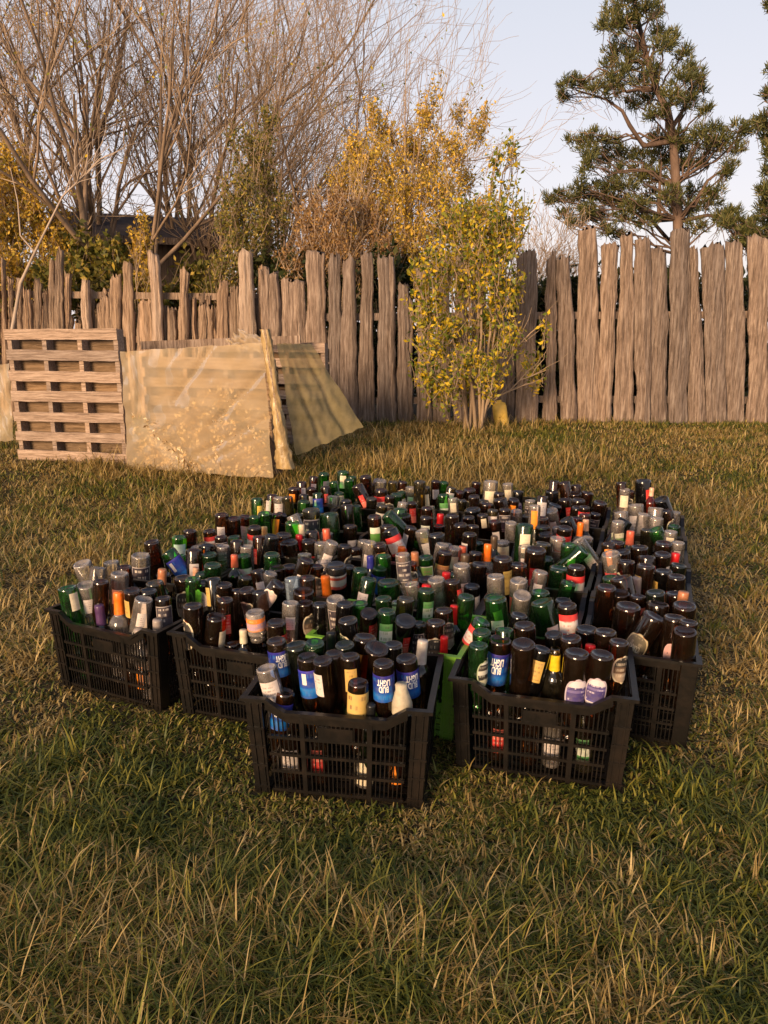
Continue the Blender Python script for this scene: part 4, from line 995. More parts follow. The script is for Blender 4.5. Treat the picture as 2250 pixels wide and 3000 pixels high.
fence('slab_fence', 'tall weathered fence of rough bark slabs, running behind the yellow poplar to the right', MP + RP, 9.8, M_FENCE,
      [(800, 930, 1500, 925), (1500, 925, 2420, 920), (800, 1180, 1500, 1170), (1500, 1170, 2420, 1175)], 100)
LP = [(a * .482, b * .482, 600 + c * .482, d * .482, e * .482, dd, f) for a, b, c, d, e, dd, f in [(-110, -70, 330, -105, -65, 0, 0), (-60, -10, 400, -58, -12, 0, 0), (-5, 34, 320, 20, 58, 0, 0), (42, 82, 440, 62, 110, 0, 0), (85, 126, 450, 118, 156, .03, 0), (140, 184, 510, 160, 196, 0, 0), (205, 248, 445, 202, 244, 0, 0), (250, 292, 520, 252, 296, .03, 0), (295, 335, 330, 295, 335, 0, 0), (345, 388, 270, 342, 388, 0, 0), (390, 434, 415, 390, 432, 0, 0),
 (505, 558, 460, 560, 612, -.05, 1), (596, 662, 550, 590, 662, 0, 0), (668, 738, 430, 668, 742, 0, 0), (740, 804, 345, 748, 812, 0, 0), (842, 926, 575, 842, 930, .02, 0), (905, 975, 290, 950, 1020, -.09, 1), (1012, 1072, 630, 1012, 1072, 0, 0), (1074, 1102, 640, 1072, 1104, .03, 0), (1094, 1168, 390, 1092, 1176, -.05, 0), (1200, 1248, 600, 1196, 1246, .0, 0), (1246, 1296, 610, 1246, 1296, .03, 0), (1298, 1332, 610, 1298, 1332, 0, 0), (1330, 1388, 460, 1330, 1390, 0, 0), (1390, 1458, 500, 1390, 1458, .02, 0), (1458, 1545, 278, 1478, 1570, -.09, 1), (1566, 1620, 368, 1566, 1624, 0, 0)]]
_rg = random.Random(3)
LP += [((x + _rg.uniform(-6, 6)) * .482, (x + 36 + _rg.uniform(-8, 10)) * .482, 600 + _rg.uniform(500, 700) * .482, (x + _rg.uniform(-6, 6)) * .482, (x + 38 + _rg.uniform(-6, 10)) * .482, .05, 0) for x in range(-100, 1640, 42)]
fence('stake_fence', 'uneven fence of thin split stakes with jagged tops behind the pallets on the left', LP, 10.6, M_FENCE2, [(-60, 1000, 760, 990), (-60, 860, 760, 870)], 300, .15)

# ---------------------------------------------------------------- pallets and plastic compost bay
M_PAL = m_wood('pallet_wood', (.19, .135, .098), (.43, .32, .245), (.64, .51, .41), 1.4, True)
M_PALB = m_wood('pallet_back_shaded', (.11, .07, .04), (.27, .18, .105), (.42, .30, .19), 1.4, True)  # pallet wood darkened for back boards, shade of the gaps put into the colour
def pallet(name, label, A, B, z0, hgt, nb, px=4):
    """upright pallet: boards across between ground points A and B"""
    A, B = Vector(A), Vector(B); L = (B - A).length; d = (B - A).normalized(); ang = math.atan2(d.y, d.x)
    root = empty(name, (A.x, A.y, z0), ang); tag(root, label, 'pallet', 'pallets round the compost bay')
    bh = .092; rg = random.Random(len(label))
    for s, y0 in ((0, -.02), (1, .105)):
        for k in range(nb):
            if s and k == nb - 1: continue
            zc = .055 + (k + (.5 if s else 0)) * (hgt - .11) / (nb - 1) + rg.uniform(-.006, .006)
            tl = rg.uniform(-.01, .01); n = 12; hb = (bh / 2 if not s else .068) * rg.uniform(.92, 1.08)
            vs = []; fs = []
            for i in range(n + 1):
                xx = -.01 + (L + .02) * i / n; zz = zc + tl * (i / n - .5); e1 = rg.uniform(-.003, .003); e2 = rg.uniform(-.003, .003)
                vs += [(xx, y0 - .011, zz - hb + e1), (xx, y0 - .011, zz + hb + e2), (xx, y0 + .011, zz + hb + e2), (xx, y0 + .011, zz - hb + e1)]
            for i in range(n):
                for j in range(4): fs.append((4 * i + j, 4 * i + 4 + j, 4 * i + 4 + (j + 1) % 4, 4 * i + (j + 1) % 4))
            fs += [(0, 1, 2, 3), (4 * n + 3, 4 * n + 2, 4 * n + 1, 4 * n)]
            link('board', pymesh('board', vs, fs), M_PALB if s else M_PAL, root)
    for k in range(px):
        xx = .02 + (L - .04) * k / (px - 1); mb = MB(); mb.box(xx - .022, xx + .022, -.0085, .0935, .0, hgt - .012); link('stringer', mb.mesh('stringer'), M_PAL, root)
    return root
PA = at(62, 1336, 7.05); PB = at(372, 1322, 6.80); PC = at(790, 1392, 6.22)
gz = lambda p: float(ground(p.x, p.y))
pallet('wooden_pallet', 'upright bare wooden pallet of seven boards at the left edge of the compost bay', (PA.x, PA.y, 0), (PB.x, PB.y, 0), gz(PA) - .01, at(20, 958, 7.05).z - gz(PA), 7)
off = Vector((.03, .11, 0))
pallet('wooden_pallet', 'wooden pallet half hidden behind the front plastic sheet', (PB.x + .12, PB.y + .34, 0), (PC.x - .02, PC.y + .38, 0), gz(PB), .98, 6)
q1, q2 = at(640, 1200, 8.0), at(955, 1200, 7.7)
pallet('wooden_pallet', 'rear wooden pallet whose board ends stick out right of the plastic', (q1.x, q1.y, 0), (q2.x, q2.y, 0), gz(q1), at(900, 1003, 7.75).z - gz(q1), 7)
# weathered top bar along the back of the bay
a, b = at(415, 1012, 7.6), at(880, 995, 7.5); mb = MB(); mb.hexa([(a.x, a.y - .03, a.z - .04), (b.x, b.y - .03, b.z - .04), (a.x, a.y + .03, a.z - .04), (b.x, b.y + .03, b.z - .04), (a.x, a.y - .03, a.z + .04), (b.x, b.y - .03, b.z + .04), (a.x, a.y + .03, a.z + .04), (b.x, b.y + .03, b.z + .04)])
tag(link('timber_bar', mb.mesh('timber_bar'), M_FENCE), 'dark weathered timber bar lying along the top of the compost bay', 'timber')
m, t, o = newmat('clouded_plastic')
n1 = noise(t, 3.5, 5); n2 = noise(t, 22, 5)
cc = ramp(t, n1, [(.3, (.60, .45, .26)), (.7, (.72, .57, .38))])
df = N(t, 'ShaderNodeBsdfDiffuse'); t.links.new(cc, df.inputs[0]); tl = N(t, 'ShaderNodeBsdfTranslucent'); t.links.new(cc, tl.inputs[0])
tr = N(t, 'ShaderNodeBsdfTransparent'); tr.inputs[0].default_value = (.93, .86, .70, 1)
m1 = N(t, 'ShaderNodeMixShader'); m1.inputs[0].default_value = .35; t.links.new(df.outputs[0], m1.inputs[1]); t.links.new(tl.outputs[0], m1.inputs[2])
m2 = N(t, 'ShaderNodeMixShader'); t.links.new(ramp(t, n1, [(.35, (.50,) * 3), (.7, (.68,) * 3)]), m2.inputs[0]); t.links.new(m1.outputs[0], m2.inputs[1]); t.links.new(tr.outputs[0], m2.inputs[2])
gl = N(t, 'ShaderNodeBsdfGlossy'); gl.inputs['Roughness'].default_value = .36; lw = N(t, 'ShaderNodeFresnel'); lw.inputs[0].default_value = 1.45
m3 = N(t, 'ShaderNodeMixShader'); t.links.new(math_(t, 'MULTIPLY', lw.outputs[0], .22), m3.inputs[0]); t.links.new(m2.outputs[0], m3.inputs[1]); t.links.new(gl.outputs[0], m3.inputs[2]); t.links.new(m3.outputs[0], o.inputs[0])
M_PLAST = m
m, t, o = newmat('olive_plastic'); cc = ramp(t, noise(t, 4, 5), [(.3, (.42, .34, .17)), (.7, (.58, .47, .25))])
df = N(t, 'ShaderNodeBsdfDiffuse'); t.links.new(cc, df.inputs[0]); tl = N(t, 'ShaderNodeBsdfTranslucent'); t.links.new(cc, tl.inputs[0]); tr = N(t, 'ShaderNodeBsdfTransparent'); tr.inputs[0].default_value = (.9, .82, .6, 1)
m1 = N(t, 'ShaderNodeMixShader'); m1.inputs[0].default_value = .4; t.links.new(df.outputs[0], m1.inputs[1]); t.links.new(tl.outputs[0], m1.inputs[2])
m2 = N(t, 'ShaderNodeMixShader'); t.links.new(ramp(t, noise(t, 20, 5), [(.35, (.36,) * 3), (.7, (.52,) * 3)]), m2.inputs[0]); t.links.new(m1.outputs[0], m2.inputs[1]); t.links.new(tr.outputs[0], m2.inputs[2]); t.links.new(m2.outputs[0], o.inputs[0]); M_PLAST2 = m
def sheet(name, label, corners, nu, nv, folds, seed, amp=.012, cat='plastic sheet', edge=.006, mat=None):
    TL, TR, BR, BL = corners; rg = np.random.default_rng(seed); ph = rg.uniform(0, 6, 12); vs = []; fs = []
    nrm = (TR - TL).cross(BL - TL).normalized()
    for i in range(nv):
        v = i / (nv - 1)
        for j in range(nu):
            u = j / (nu - 1); p = TL.lerp(TR, u).lerp(BL.lerp(BR, u), v)
            dd = 0
            for (u0, v0, u1, v1, w, hgt) in folds:      # straight creases from (u0,v0) to (u1,v1)
                dx, dy = u1 - u0, v1 - v0; L = math.hypot(dx, dy); s = ((u - u0) * dx + (v - v0) * dy) / L / L; di = abs((u - u0) * dy - (v - v0) * dx) / L
                if -.05 < s < 1.05: dd += hgt * math.exp(-(di / w) ** 2) * (1 - .3 * abs(s - .5))
            dd += amp * (math.sin(9 * u + 5 * v + ph[0]) * math.sin(7 * v + ph[1]) + .6 * math.sin(23 * u - 14 * v + ph[2]) + .4 * math.sin(41 * u + 30 * v + ph[3]) * math.sin(17 * v + ph[4]))
            p = p + nrm * dd
            if i in (0, nv - 1): p.z += edge * math.sin(19 * u + ph[5]) * (1 if i else .5) + edge * .5 * math.sin(47 * u + ph[6])
            vs.append(tuple(p))
    for i in range(nv - 1):
        for j in range(nu - 1): q = i * nu + j; fs.append((q, q + 1, q + nu + 1, q + nu))
    o = link(name, pymesh(name, vs, fs, True), mat or M_PLAST); tag(o, label, cat); return o
TL, TR = at(352, 1030, 6.72), at(772, 1004, 6.18); BR = at(798, 1402, 6.16); BL = at(376, 1372, 6.70)
sheet('plastic_sheet', 'clouded yellow plastic sheet stretched over the front of the compost bay', (TL, TR, BR, BL), 60, 46, [(.66, 0, .36, .42, .014, .036), (.99, .2, .62, .6, .014, .034), (.05, .05, .15, .6, .018, .022), (.99, .55, .5, .85, .018, .024), (.99, .65, .45, .97, .015, .020), (.4, .02, .3, .2, .03, .01), (0, .5, .5, 1, .05, .02), (.75, .3, .6, 1, .03, .014)], 3, .010)
A1, A2 = at(812, 1006, 6.16), at(912, 1008, 6.6); A3 = at(1064, 1252, 6.7); A4 = at(868, 1335, 6.25)
sheet('plastic_sheet', 'olive plastic sheet draped down the right side of the compost bay', (A1, A2, A3, A4), 40, 36, [(.2, 0, .4, 1, .04, .03), (.7, 0, .75, 1, .05, .03)], 8, .009, mat=M_PLAST2)
B1, B2 = at(660, 1000, 6.9), at(705, 962, 7.0); B3 = at(790, 1000, 6.5); B4 = at(700, 1030, 6.7)
sheet('plastic_sheet', 'crumpled plastic bundle heaped on top behind the front sheet', (B1, B2, B3, B4), 26, 22, [(.3, 0, .6, 1, .08, .07), (.7, 0, .4, 1, .06, .06)], 11, .03)
C1, C2 = at(-90, 1075, 7.3), at(28, 1065, 7.2); C3 = at(42, 1290, 7.2); C4 = at(-90, 1300, 7.3)
sheet('plastic_sheet', 'strip of yellow plastic at the far left behind the bare pallet', (C1, C2, C3, C4), 20, 22, [(.6, 0, .5, 1, .06, .05)], 12, .02)
# post wrapped in plastic, flaring at the foot
p0, p1 = at(838, 1372, 6.12), at(776, 965, 6.12); pts = [p0.lerp(p1, k / 39) for k in range(40)]
wr_ = [.085, .08, .07, .062, .056, .052, .05, .046, .045, .045, .046, .046, .048, .044]
root = empty('wrapped_post', (p0.x, p0.y, p0.z)); tag(root, 'leaning post wrapped in creased yellow plastic at the corner of the compost bay', 'post')
me = tubes('post', [([tuple(p - root.location) for p in pts], [.034] * 40)], 4); link('post', me, M_PAL, root)
vs = []; fs = []
m, t, o = newmat('wrap_plastic'); n1 = noise(t, 16, 5, None, (1, 1, .5)); pp = principled(t, o, ramp(t, n1, [(.3, (.17, .105, .04)), (.7, (.46, .32, .14))]), .35, .5, n1, .6, .02)
rw_ = np.random.default_rng(6)
for k, p in enumerate(pts):
    for j in range(18): r_ = (.82 * np.interp(k / 3, np.arange(14), wr_) + rw_.normal(0, .004)) * (1 + .16 * math.sin(j * 2.1 + k * .5) + .10 * math.sin(j * 4.7 - k * .8)); vs.append((p.x - root.location.x + r_ * math.cos(j * math.pi / 9), p.y - root.location.y + r_ * .8 * math.sin(j * math.pi / 9), p.z - root.location.z))
for k in range(39):
    for j in range(18): fs.append((k * 18 + j, k * 18 + (j + 1) % 18, (k + 1) * 18 + (j + 1) % 18, (k + 1) * 18 + j))
link('plastic_wrap', pymesh('plastic_wrap', vs, fs, True), m, root)

# ---------------------------------------------------------------- leaves
def leaf_faces(name, P, size, rg, aspect=1.0, up=0.0):
    n = len(P); a = rg.normal(size=(n, 3)); a /= np.linalg.norm(a, axis=1)[:, None]; b = rg.normal(size=(n, 3)); b[:, 2] += up; b = np.cross(a, b); b /= np.linalg.norm(b, axis=1)[:, None] + 1e-9
    s = size * rg.uniform(.55, 1.25, n)[:, None]; a = a * s * aspect; b = b * s * .8; nn = np.cross(a, b) / (s * 1.5)
    V = np.stack([P - a, P - a * .15 + b * .62 + nn * .15, P + a, P - a * .15 - b * .62 + nn * .15], 1).reshape(-1, 3)
    return quadmesh(name, V, np.arange(4 * n).reshape(-1, 4))
def leaf_cloud(name, C, rad, n, size, mat, seed):
    rg = np.random.default_rng(seed); C = np.asarray(C, float); rad = np.asarray(rad, float); k = rg.integers(0, len(C), n)
    return leaf_faces(name, C[k] + rg.normal(0, .5, (n, 3)) * rad[k], size, rg)
def sprays(C, rad, n, rg, per=15, ln=(.18, .50), jit=.032):
    """leaves strung along many short upward twigs that fill the ellipsoids -> leaf points, twig lines"""
    C = np.asarray(C, float); rad = np.asarray(rad, float); w = rad.prod(1) ** .6; m = n // per; k = rg.choice(len(C), m, p=w / w.sum())
    d = rg.normal(size=(m, 3)); d /= np.linalg.norm(d, axis=1)[:, None]; p0 = C[k] + d * rad[k] * (rg.random(m) ** .45)[:, None] * rg.uniform(.7, 1.15, m)[:, None]
    v = rg.normal(0, .38, (m, 3)) + d * np.array([.35, .35, .1]); v[:, 2] = np.abs(v[:, 2]) + .7; v /= np.linalg.norm(v, axis=1)[:, None]; L = rg.uniform(*ln, m); p0 = p0 - v * (L * .6)[:, None]
    t = rg.random((m, per)) ** .8; P = p0[:, None] + v[:, None] * (t * L[:, None])[..., None] + rg.normal(0, jit, (m, per, 3))
    return P.reshape(-1, 3), [(np.stack([p0[i], p0[i] + v[i] * L[i] * .5 + rg.normal(0, .015, 3), p0[i] + v[i] * L[i]]), [.005, .0035, .002]) for i in range(m)]
def pxc(lst, Y, dy=.5):
    """(px,py,rx,ry) ellipses in the plane y=Y -> centres and radii in metres"""
    rg = random.Random(len(lst)); C = []; Rr = []
    for (x, y, rx, ry) in lst:
        p = at(x, y, Y + rg.uniform(-dy, dy)); q = at(x + rx, y, Y); s = abs(q.x - at(x, y, Y).x); C.append(tuple(p)); Rr.append((s, min(s, .8) , s * ry / rx))
    return C, Rr
M_YEL = m_leaf('yellow_leaves', [(0, (.18, .16, .03)), (.35, (.45, .32, .045)), (.7, (.66, .42, .05)), (1, (.76, .50, .10))])
M_YG = m_leaf('yellow_green_leaves', [(0, (.06, .095, .013)), (.28, (.16, .185, .024)), (.58, (.36, .31, .032)), (.86, (.62, .42, .02)), (1, (.78, .50, .02))])
M_OLV = m_leaf('olive_leaves', [(0, (.06, .075, .016)), (.5, (.16, .15, .028)), (.85, (.30, .23, .045)), (1, (.46, .32, .05))])
M_DRY = m_leaf('dry_leaves', [(0, (.16, .09, .04)), (.6, (.32, .18, .07)), (1, (.46, .28, .08))])
M_DKG = m_leaf('dark_leaves', [(0, (.012, .02, .007)), (.6, (.03, .042, .012)), (1, (.07, .07, .02))], .2)
M_NEEDLE = m_leaf('pine_needles', [(0, (.035, .046, .014)), (.55, (.10, .105, .030)), (1, (.20, .17, .06))], .2)
M_TWIG = m_bark('twig_bark', (.23, .16, .11), (.47, .35, .24)); M_TRUNK = m_bark('tree_bark', (.12, .085, .055), (.30, .21, .145))
M_STEM = m_bark('poplar_bark', (.20, .14, .09), (.36, .26, .17)); M_PINEB = m_bark('pine_bark', (.075, .05, .038), (.19, .128, .095)); M_PALEB = m_bark('pale_bark', (.26, .20, .15), (.44, .35, .28))

def limb(p, q, n, r0, r1, wob, rg):
    p, q = np.asarray(p, float), np.asarray(q, float); tt = np.linspace(0, 1, n)[:, None]; P = p + (q - p) * tt
    L = np.linalg.norm(q - p); w = rg.normal(0, wob * L, (n, 3)); w[0] = 0; w[-1] = 0; P = P + w * np.sin(tt * math.pi)
    return P, np.linspace(r0, r1, n)
def grow(rg, p, d, L, r, lev, out, maxlev, kids, wind, spread):
    n = 6 if lev < 3 else 5; P = [p]; dd = d.copy()
    for i in range(n - 1):
        dd = dd + rg.normal(0, (.06, .10, .16, .19, .19)[lev], 3) + np.array([wind * .04, 0, .07 * (lev > 0)]); dd /= np.linalg.norm(dd); P.append(P[-1] + dd * L / (n - 1))
    P = np.array(P); rr = np.linspace(r, max(r * (.16 if lev == 0 else .4), .0028), n); out[min(lev, 4)].append((P, rr))
    if lev >= maxlev: return
    for c in range(kids[lev]):
        t = .22 + .78 * (c + rg.random()) / kids[lev]; f = min(t, .999) * (n - 1); i = int(f); q = P[i] + (P[i + 1] - P[i]) * (f - i)
        ax = P[i + 1] - P[i]; ax /= np.linalg.norm(ax); s = rg.normal(size=3); s -= ax * s.dot(ax); s /= np.linalg.norm(s) + 1e-9
        an = rg.uniform(.5, 1.1) * spread; nd = ax * math.cos(an) + s * math.sin(an); nd[2] += .12; nd /= np.linalg.norm(nd)
        grow(rg, q, nd, L * rg.uniform(.50, .72), max(r * (1 - .55 * t) * .62, .0030), lev + 1, out, maxlev, kids, wind, spread)
def bare_tree(label, px, Y, hgt, stems, fan, wind, seed, leaves=0, kids=(5, 5, 5, 5), r0=.10, name='bare_tree', group='bare trees behind the left fence', cat='tree'):
    rg = np.random.default_rng(seed); base = at(px, 1100, Y); z0 = float(ground(base.x, Y)) - .05; root = empty(name, (base.x, Y, z0)); tag(root, label, cat, group)
    out = [[] for _ in range(5)]
    for s in range(stems):
        a = (s / max(1, stems - 1) - .5) * fan + wind * .18 if stems > 1 else wind * .2; d = np.array([math.sin(a), rg.normal(0, .18), math.cos(a)]); d /= np.linalg.norm(d)
        grow(rg, np.array([rg.normal(0, .12), rg.normal(0, .12), 0]), d, hgt * rg.uniform(.52, .68), r0 * rg.uniform(.7, 1.15), 0, out, 4, kids, wind, .74)
    link('trunk', tubes('trunk', out[0], 8), M_TRUNK, root); link('branches', tubes('branches', out[1] + out[2], 5), M_TRUNK, root); link('twigs', tubes('twigs', out[3] + out[4], 3), M_TWIG, root)
    if leaves:
        tips = np.array([P[-1] for P, r in out[4]]); k = rg.choice(len(tips), leaves); C = tips[k]; C = C[C[:, 2] < hgt * .75]
        link('leaves', leaf_cloud('leaves', C, np.full((len(C), 3), .12), len(C), .032, M_YG, seed), M_YG, root)
    return root
bare_tree('bare tree with two dark forked trunks at the left edge of the photo', -20, 13.0, 8.6, 3, .45, .1, 21, 1200)
bare_tree('bare tree with a thick straight trunk and high fork near the left edge', 250, 14.5, 9.0, 3, .40, .1, 22, 1200)
bare_tree('tall bare tree whose trunk rises just left of the shed roof', 375, 12.6, 8.8, 3, .34, .05, 23, 1600, r0=.11)
bare_tree('bare tree with many steep branches behind the shed', 560, 15.5, 8.6, 4, .6, .5, 24, 1200)
bare_tree('bare tree behind the tall olive leafed tree', 700, 14.0, 7.2, 4, .7, .8, 25, 900)
bare_tree('bare tree spreading fine twigs right toward the open sky', 840, 14.0, 5.4, 4, .9, .7, 126, 600, r0=.06)
bare_tree('low bare shrub with thin upright twigs behind the yellow poplar', 1560, 11.6, 2.5, 5, .5, .2, 27, 0, (5, 5, 5, 3), .03, 'bare_shrub', 'bare shrubs behind the fence', 'shrub')
bare_tree('tangled bare shrub seen over the fence left of the pine', 1690, 12.2, 1.9, 6, 1.2, 0, 28, 60, (5, 5, 5, 4), .03, 'bare_shrub', 'bare shrubs behind the fence', 'shrub')
bare_tree('tangled bare shrub seen through the fence below the pine', 1900, 12.6, 1.6, 6, 1.3, 0, 29, 40, (5, 5, 5, 4), .03, 'bare_shrub', 'bare shrubs behind the fence', 'shrub')

def leafy(name, label, cat, px, Y, clusters, n, size, mat, stems, seed, group=None, smat=None, pyb=1200, r=.02, twigs=0, shell=.2, aspect=1.0, dy=.5):
    rg = np.random.default_rng(seed); b = at(px, pyb, Y); z0 = float(ground(b.x, Y)) - .03; root = empty(name, (b.x, Y, z0)); tag(root, label, cat, group); o0 = np.array(root.location)
    C, Rr = pxc(clusters, Y, dy); C = np.array(C) - o0
    P_, L = sprays(C, Rr, n, rg); link('leaves', leaf_faces('leaves', P_, size, rg, aspect), mat, root)
    for (x, y) in stems:
        q = np.array(at(x, y, Y + rg.uniform(-.25, .25))) - o0; st = np.array([rg.normal(0, .05), rg.normal(0, .05), 0]); tt = np.linspace(0, 1, 9)[:, None]; mid_ = st + (q - st) * np.array([.13, .13, .66]); P = (1 - tt) ** 2 * st + 2 * tt * (1 - tt) * mid_ + tt ** 2 * q + rg.normal(0, .012, (9, 3)); rr = np.linspace(r * rg.uniform(.7, 1.2), .004, 9); L.append((P, rr))
        for k in range(twigs):
            i = rg.integers(2, 8); d = (P[i + 1 if i < 8 else i] - P[i - 1]); d /= np.linalg.norm(d); d = d + rg.normal(0, .35, 3); d[2] = abs(d[2]) + .2; d /= np.linalg.norm(d); L.append(limb(P[i], P[i] + d * rg.uniform(.25, .8), 5, .006, .002, .04, rg))
    link('stems', tubes('stems', L, 5), smat or M_STEM, root); return root
YB = [(1000, 700, 70, 70), (1080, 620, 80, 70), (1010, 520, 60, 60), (1100, 480, 80, 70), (1180, 560, 80, 80), (1190, 430, 60, 60), (1250, 330, 35, 60), (1270, 270, 22, 45), (1250, 470, 60, 60), (1330, 430, 55, 45), (1390, 380, 40, 35), (1425, 330, 20, 25), (1290, 560, 70, 60), (1360, 530, 45, 40), (1130, 700, 70, 60), (1220, 680, 80, 80), (1310, 660, 80, 80), (1400, 640, 60, 60), (1120, 390, 40, 45), (1090, 330, 30, 40), (1345, 330, 20, 35), (1060, 800, 70, 60), (1180, 800, 80, 60), (1290, 780, 80, 60), (1400, 760, 70, 60), (1480, 700, 50, 60), (1040, 440, 40, 50)]
leafy('yellow_bush', 'broad orange yellow bush rising behind the fence right of the bare trees', 'bush', 1180, 11.6, YB, 26000, .028, M_YEL, [(1000, 560), (1100, 440), (1180, 380), (1260, 240), (1300, 300), (1430, 320), (1380, 480), (1240, 480), (1080, 560), (1240, 180), (1190, 120), (1200, 230)], 31, 'yellow autumn bushes', twigs=9)
FP = [(1400, 640, 90, 60), (1480, 640, 60, 70), (1330, 720, 90, 80), (1450, 740, 90, 80), (1260, 800, 70, 70), (1360, 830, 90, 80), (1470, 850, 80, 80), (1240, 900, 60, 60), (1320, 940, 80, 70), (1430, 950, 80, 70), (1260, 1010, 60, 55), (1340, 1060, 70, 60), (1420, 1060, 60, 55), (1500, 980, 35, 50), (1300, 1120, 45, 40), (1560, 1060, 35, 40), (1590, 960, 14, 20), (1580, 1110, 24, 30), (1455, 470, 22, 40), (1500, 450, 20, 40), (1490, 540, 30, 40), (1430, 560, 40, 30), (1530, 620, 30, 40), (1350, 640, 60, 50), (1290, 1150, 45, 40), (1370, 1130, 60, 40), (1440, 1120, 50, 40), (1250, 1080, 40, 40)]
leafy('young_poplar', 'young poplar with yellow green leaves standing in front of the slab fence', 'tree', 1392, 8.9, FP, 9000, .032, M_YG, [(1240, 800), (1290, 740), (1350, 620), (1400, 600), (1460, 430), (1505, 430), (1560, 640), (1480, 800), (1590, 950), (1250, 1000), (1600, 1080)], 32, None, pyb=1240, r=.022, twigs=8, dy=.4)
OT = [(790, 360, 25, 40), (760, 430, 50, 60), (700, 420, 40, 50), (770, 530, 60, 60), (700, 560, 60, 60), (680, 640, 60, 60), (760, 640, 60, 60), (720, 730, 80, 60), (800, 720, 50, 60), (660, 780, 60, 60), (760, 800, 80, 50), (640, 860, 60, 60), (830, 620, 40, 60)]
leafy('leafy_tree', 'slender olive green leafed tree standing just right of the shed', 'tree', 730, 11.3, OT, 11000, .027, M_OLV, [(700, 420), (790, 340), (740, 500), (680, 620), (820, 640)], 33, None, twigs=6)
LB = [(20, 470, 50, 50), (60, 520, 60, 60), (10, 580, 60, 70), (90, 600, 60, 60), (40, 680, 80, 70), (130, 690, 60, 60), (10, 780, 70, 60), (100, 800, 70, 50), (190, 760, 50, 50), (180, 640, 40, 40), (-60, 600, 70, 120)]
leafy('yellow_bush', 'yellow leafed bush at the left edge behind the stake fence', 'bush', 40, 11.8, LB, 11000, .034, M_YEL, [(20, 450), (80, 520), (150, 640), (0, 600), (190, 740)], 34, 'yellow autumn bushes', twigs=6)
SB = [(420, 660, 20, 30), (410, 720, 35, 40), (430, 780, 30, 40), (400, 840, 35, 40), (440, 880, 30, 30)]
leafy('yellow_sapling', 'small bright yellow sapling in front of the shed wall', 'sapling', 415, 11.2, SB, 1500, .032, M_YEL, [(420, 640), (400, 740), (440, 790)], 35, None, twigs=3)
BS = [(930, 720, 70, 60), (1020, 740, 70, 60), (900, 640, 50, 60), (980, 620, 60, 60), (1070, 640, 50, 60), (1130, 740, 60, 50), (860, 760, 50, 40)]
leafy('dry_shrub', 'rust brown half bare shrub rising above the middle of the fence', 'shrub', 1000, 11.0, BS, 7500, .026, M_DRY, [(880, 600), (930, 560), (980, 540), (1040, 560), (1090, 520), (1000, 640), (1080, 460), (940, 640), (1150, 640)], 36, None, M_TWIG, twigs=16)
HD = [(-40, 860, 80, 80), (60, 860, 80, 80), (-40, 960, 80, 60), (80, 960, 80, 60), (180, 830, 90, 70), (300, 850, 90, 70), (420, 880, 90, 60), (560, 880, 90, 60), (640, 900, 70, 60), (240, 740, 60, 60), (330, 760, 60, 50), (560, 800, 50, 40)]
leafy('green_thicket', 'dark olive thicket filling the gap behind the stake fence', 'thicket', 400, 11.9, HD, 14000, .06, M_OLV, [(200, 740), (320, 740), (560, 780)], 37, None, twigs=8)
for k, (x0, lab) in enumerate([(1640, 'dark green hedge seen between the slabs just right of the poplar'), (1850, 'dark green hedge seen between the slabs below the pine'), (2080, 'dark green hedge seen between the slabs at the right edge'), (1120, 'dark green hedge behind the slabs left of the poplar'), (880, 'dark green hedge behind the slabs nearest the plastic')]):
    CL_ = [(x0 + dx, y, 75, 70) for dx in (-90, 0, 90) for y in ((860, 960, 1060, 1150) if x0 > 1500 else (800, 900, 1000, 1100))]
    leafy('hedge_shrub', lab, 'hedge', x0, 11.2, CL_, 6500, .065, M_DKG, [(x0 - 60, 850), (x0 + 50, 840)], 40 + k, 'dark hedge behind the slab fence', twigs=4)
# pale leaning branch on the left
root = empty('dead_sapling', tuple(at(60, 900, 10.2))); tag(root, 'pale leafless sapling with a forked stem leaning over the stake fence', 'sapling'); rg = np.random.default_rng(5); L = []
o0 = np.array(root.location); pp = [np.array(at(x, y, 10.2)) - o0 for x, y in [(30, 1000), (60, 830), (102, 739), (183, 576), (285, 475)]]
L.append((np.array(pp), np.linspace(.026, .006, 5))); L.append((np.array([pp[2], np.array(at(60, 690, 10.2)) - o0, np.array(at(52, 590, 10.2)) - o0, np.array(at(30, 490, 10.2)) - o0]), np.linspace(.014, .004, 4)))
for k in range(14):
    a = pp[3] + (pp[4] - pp[3]) * rg.random(); L.append(limb(a, a + np.array([rg.uniform(-.1, .7), rg.normal(0, .2), rg.uniform(.2, .7)]), 5, .008, .003, .04, rg))
link('stem', tubes('stem', L, 6), M_PALEB, root)

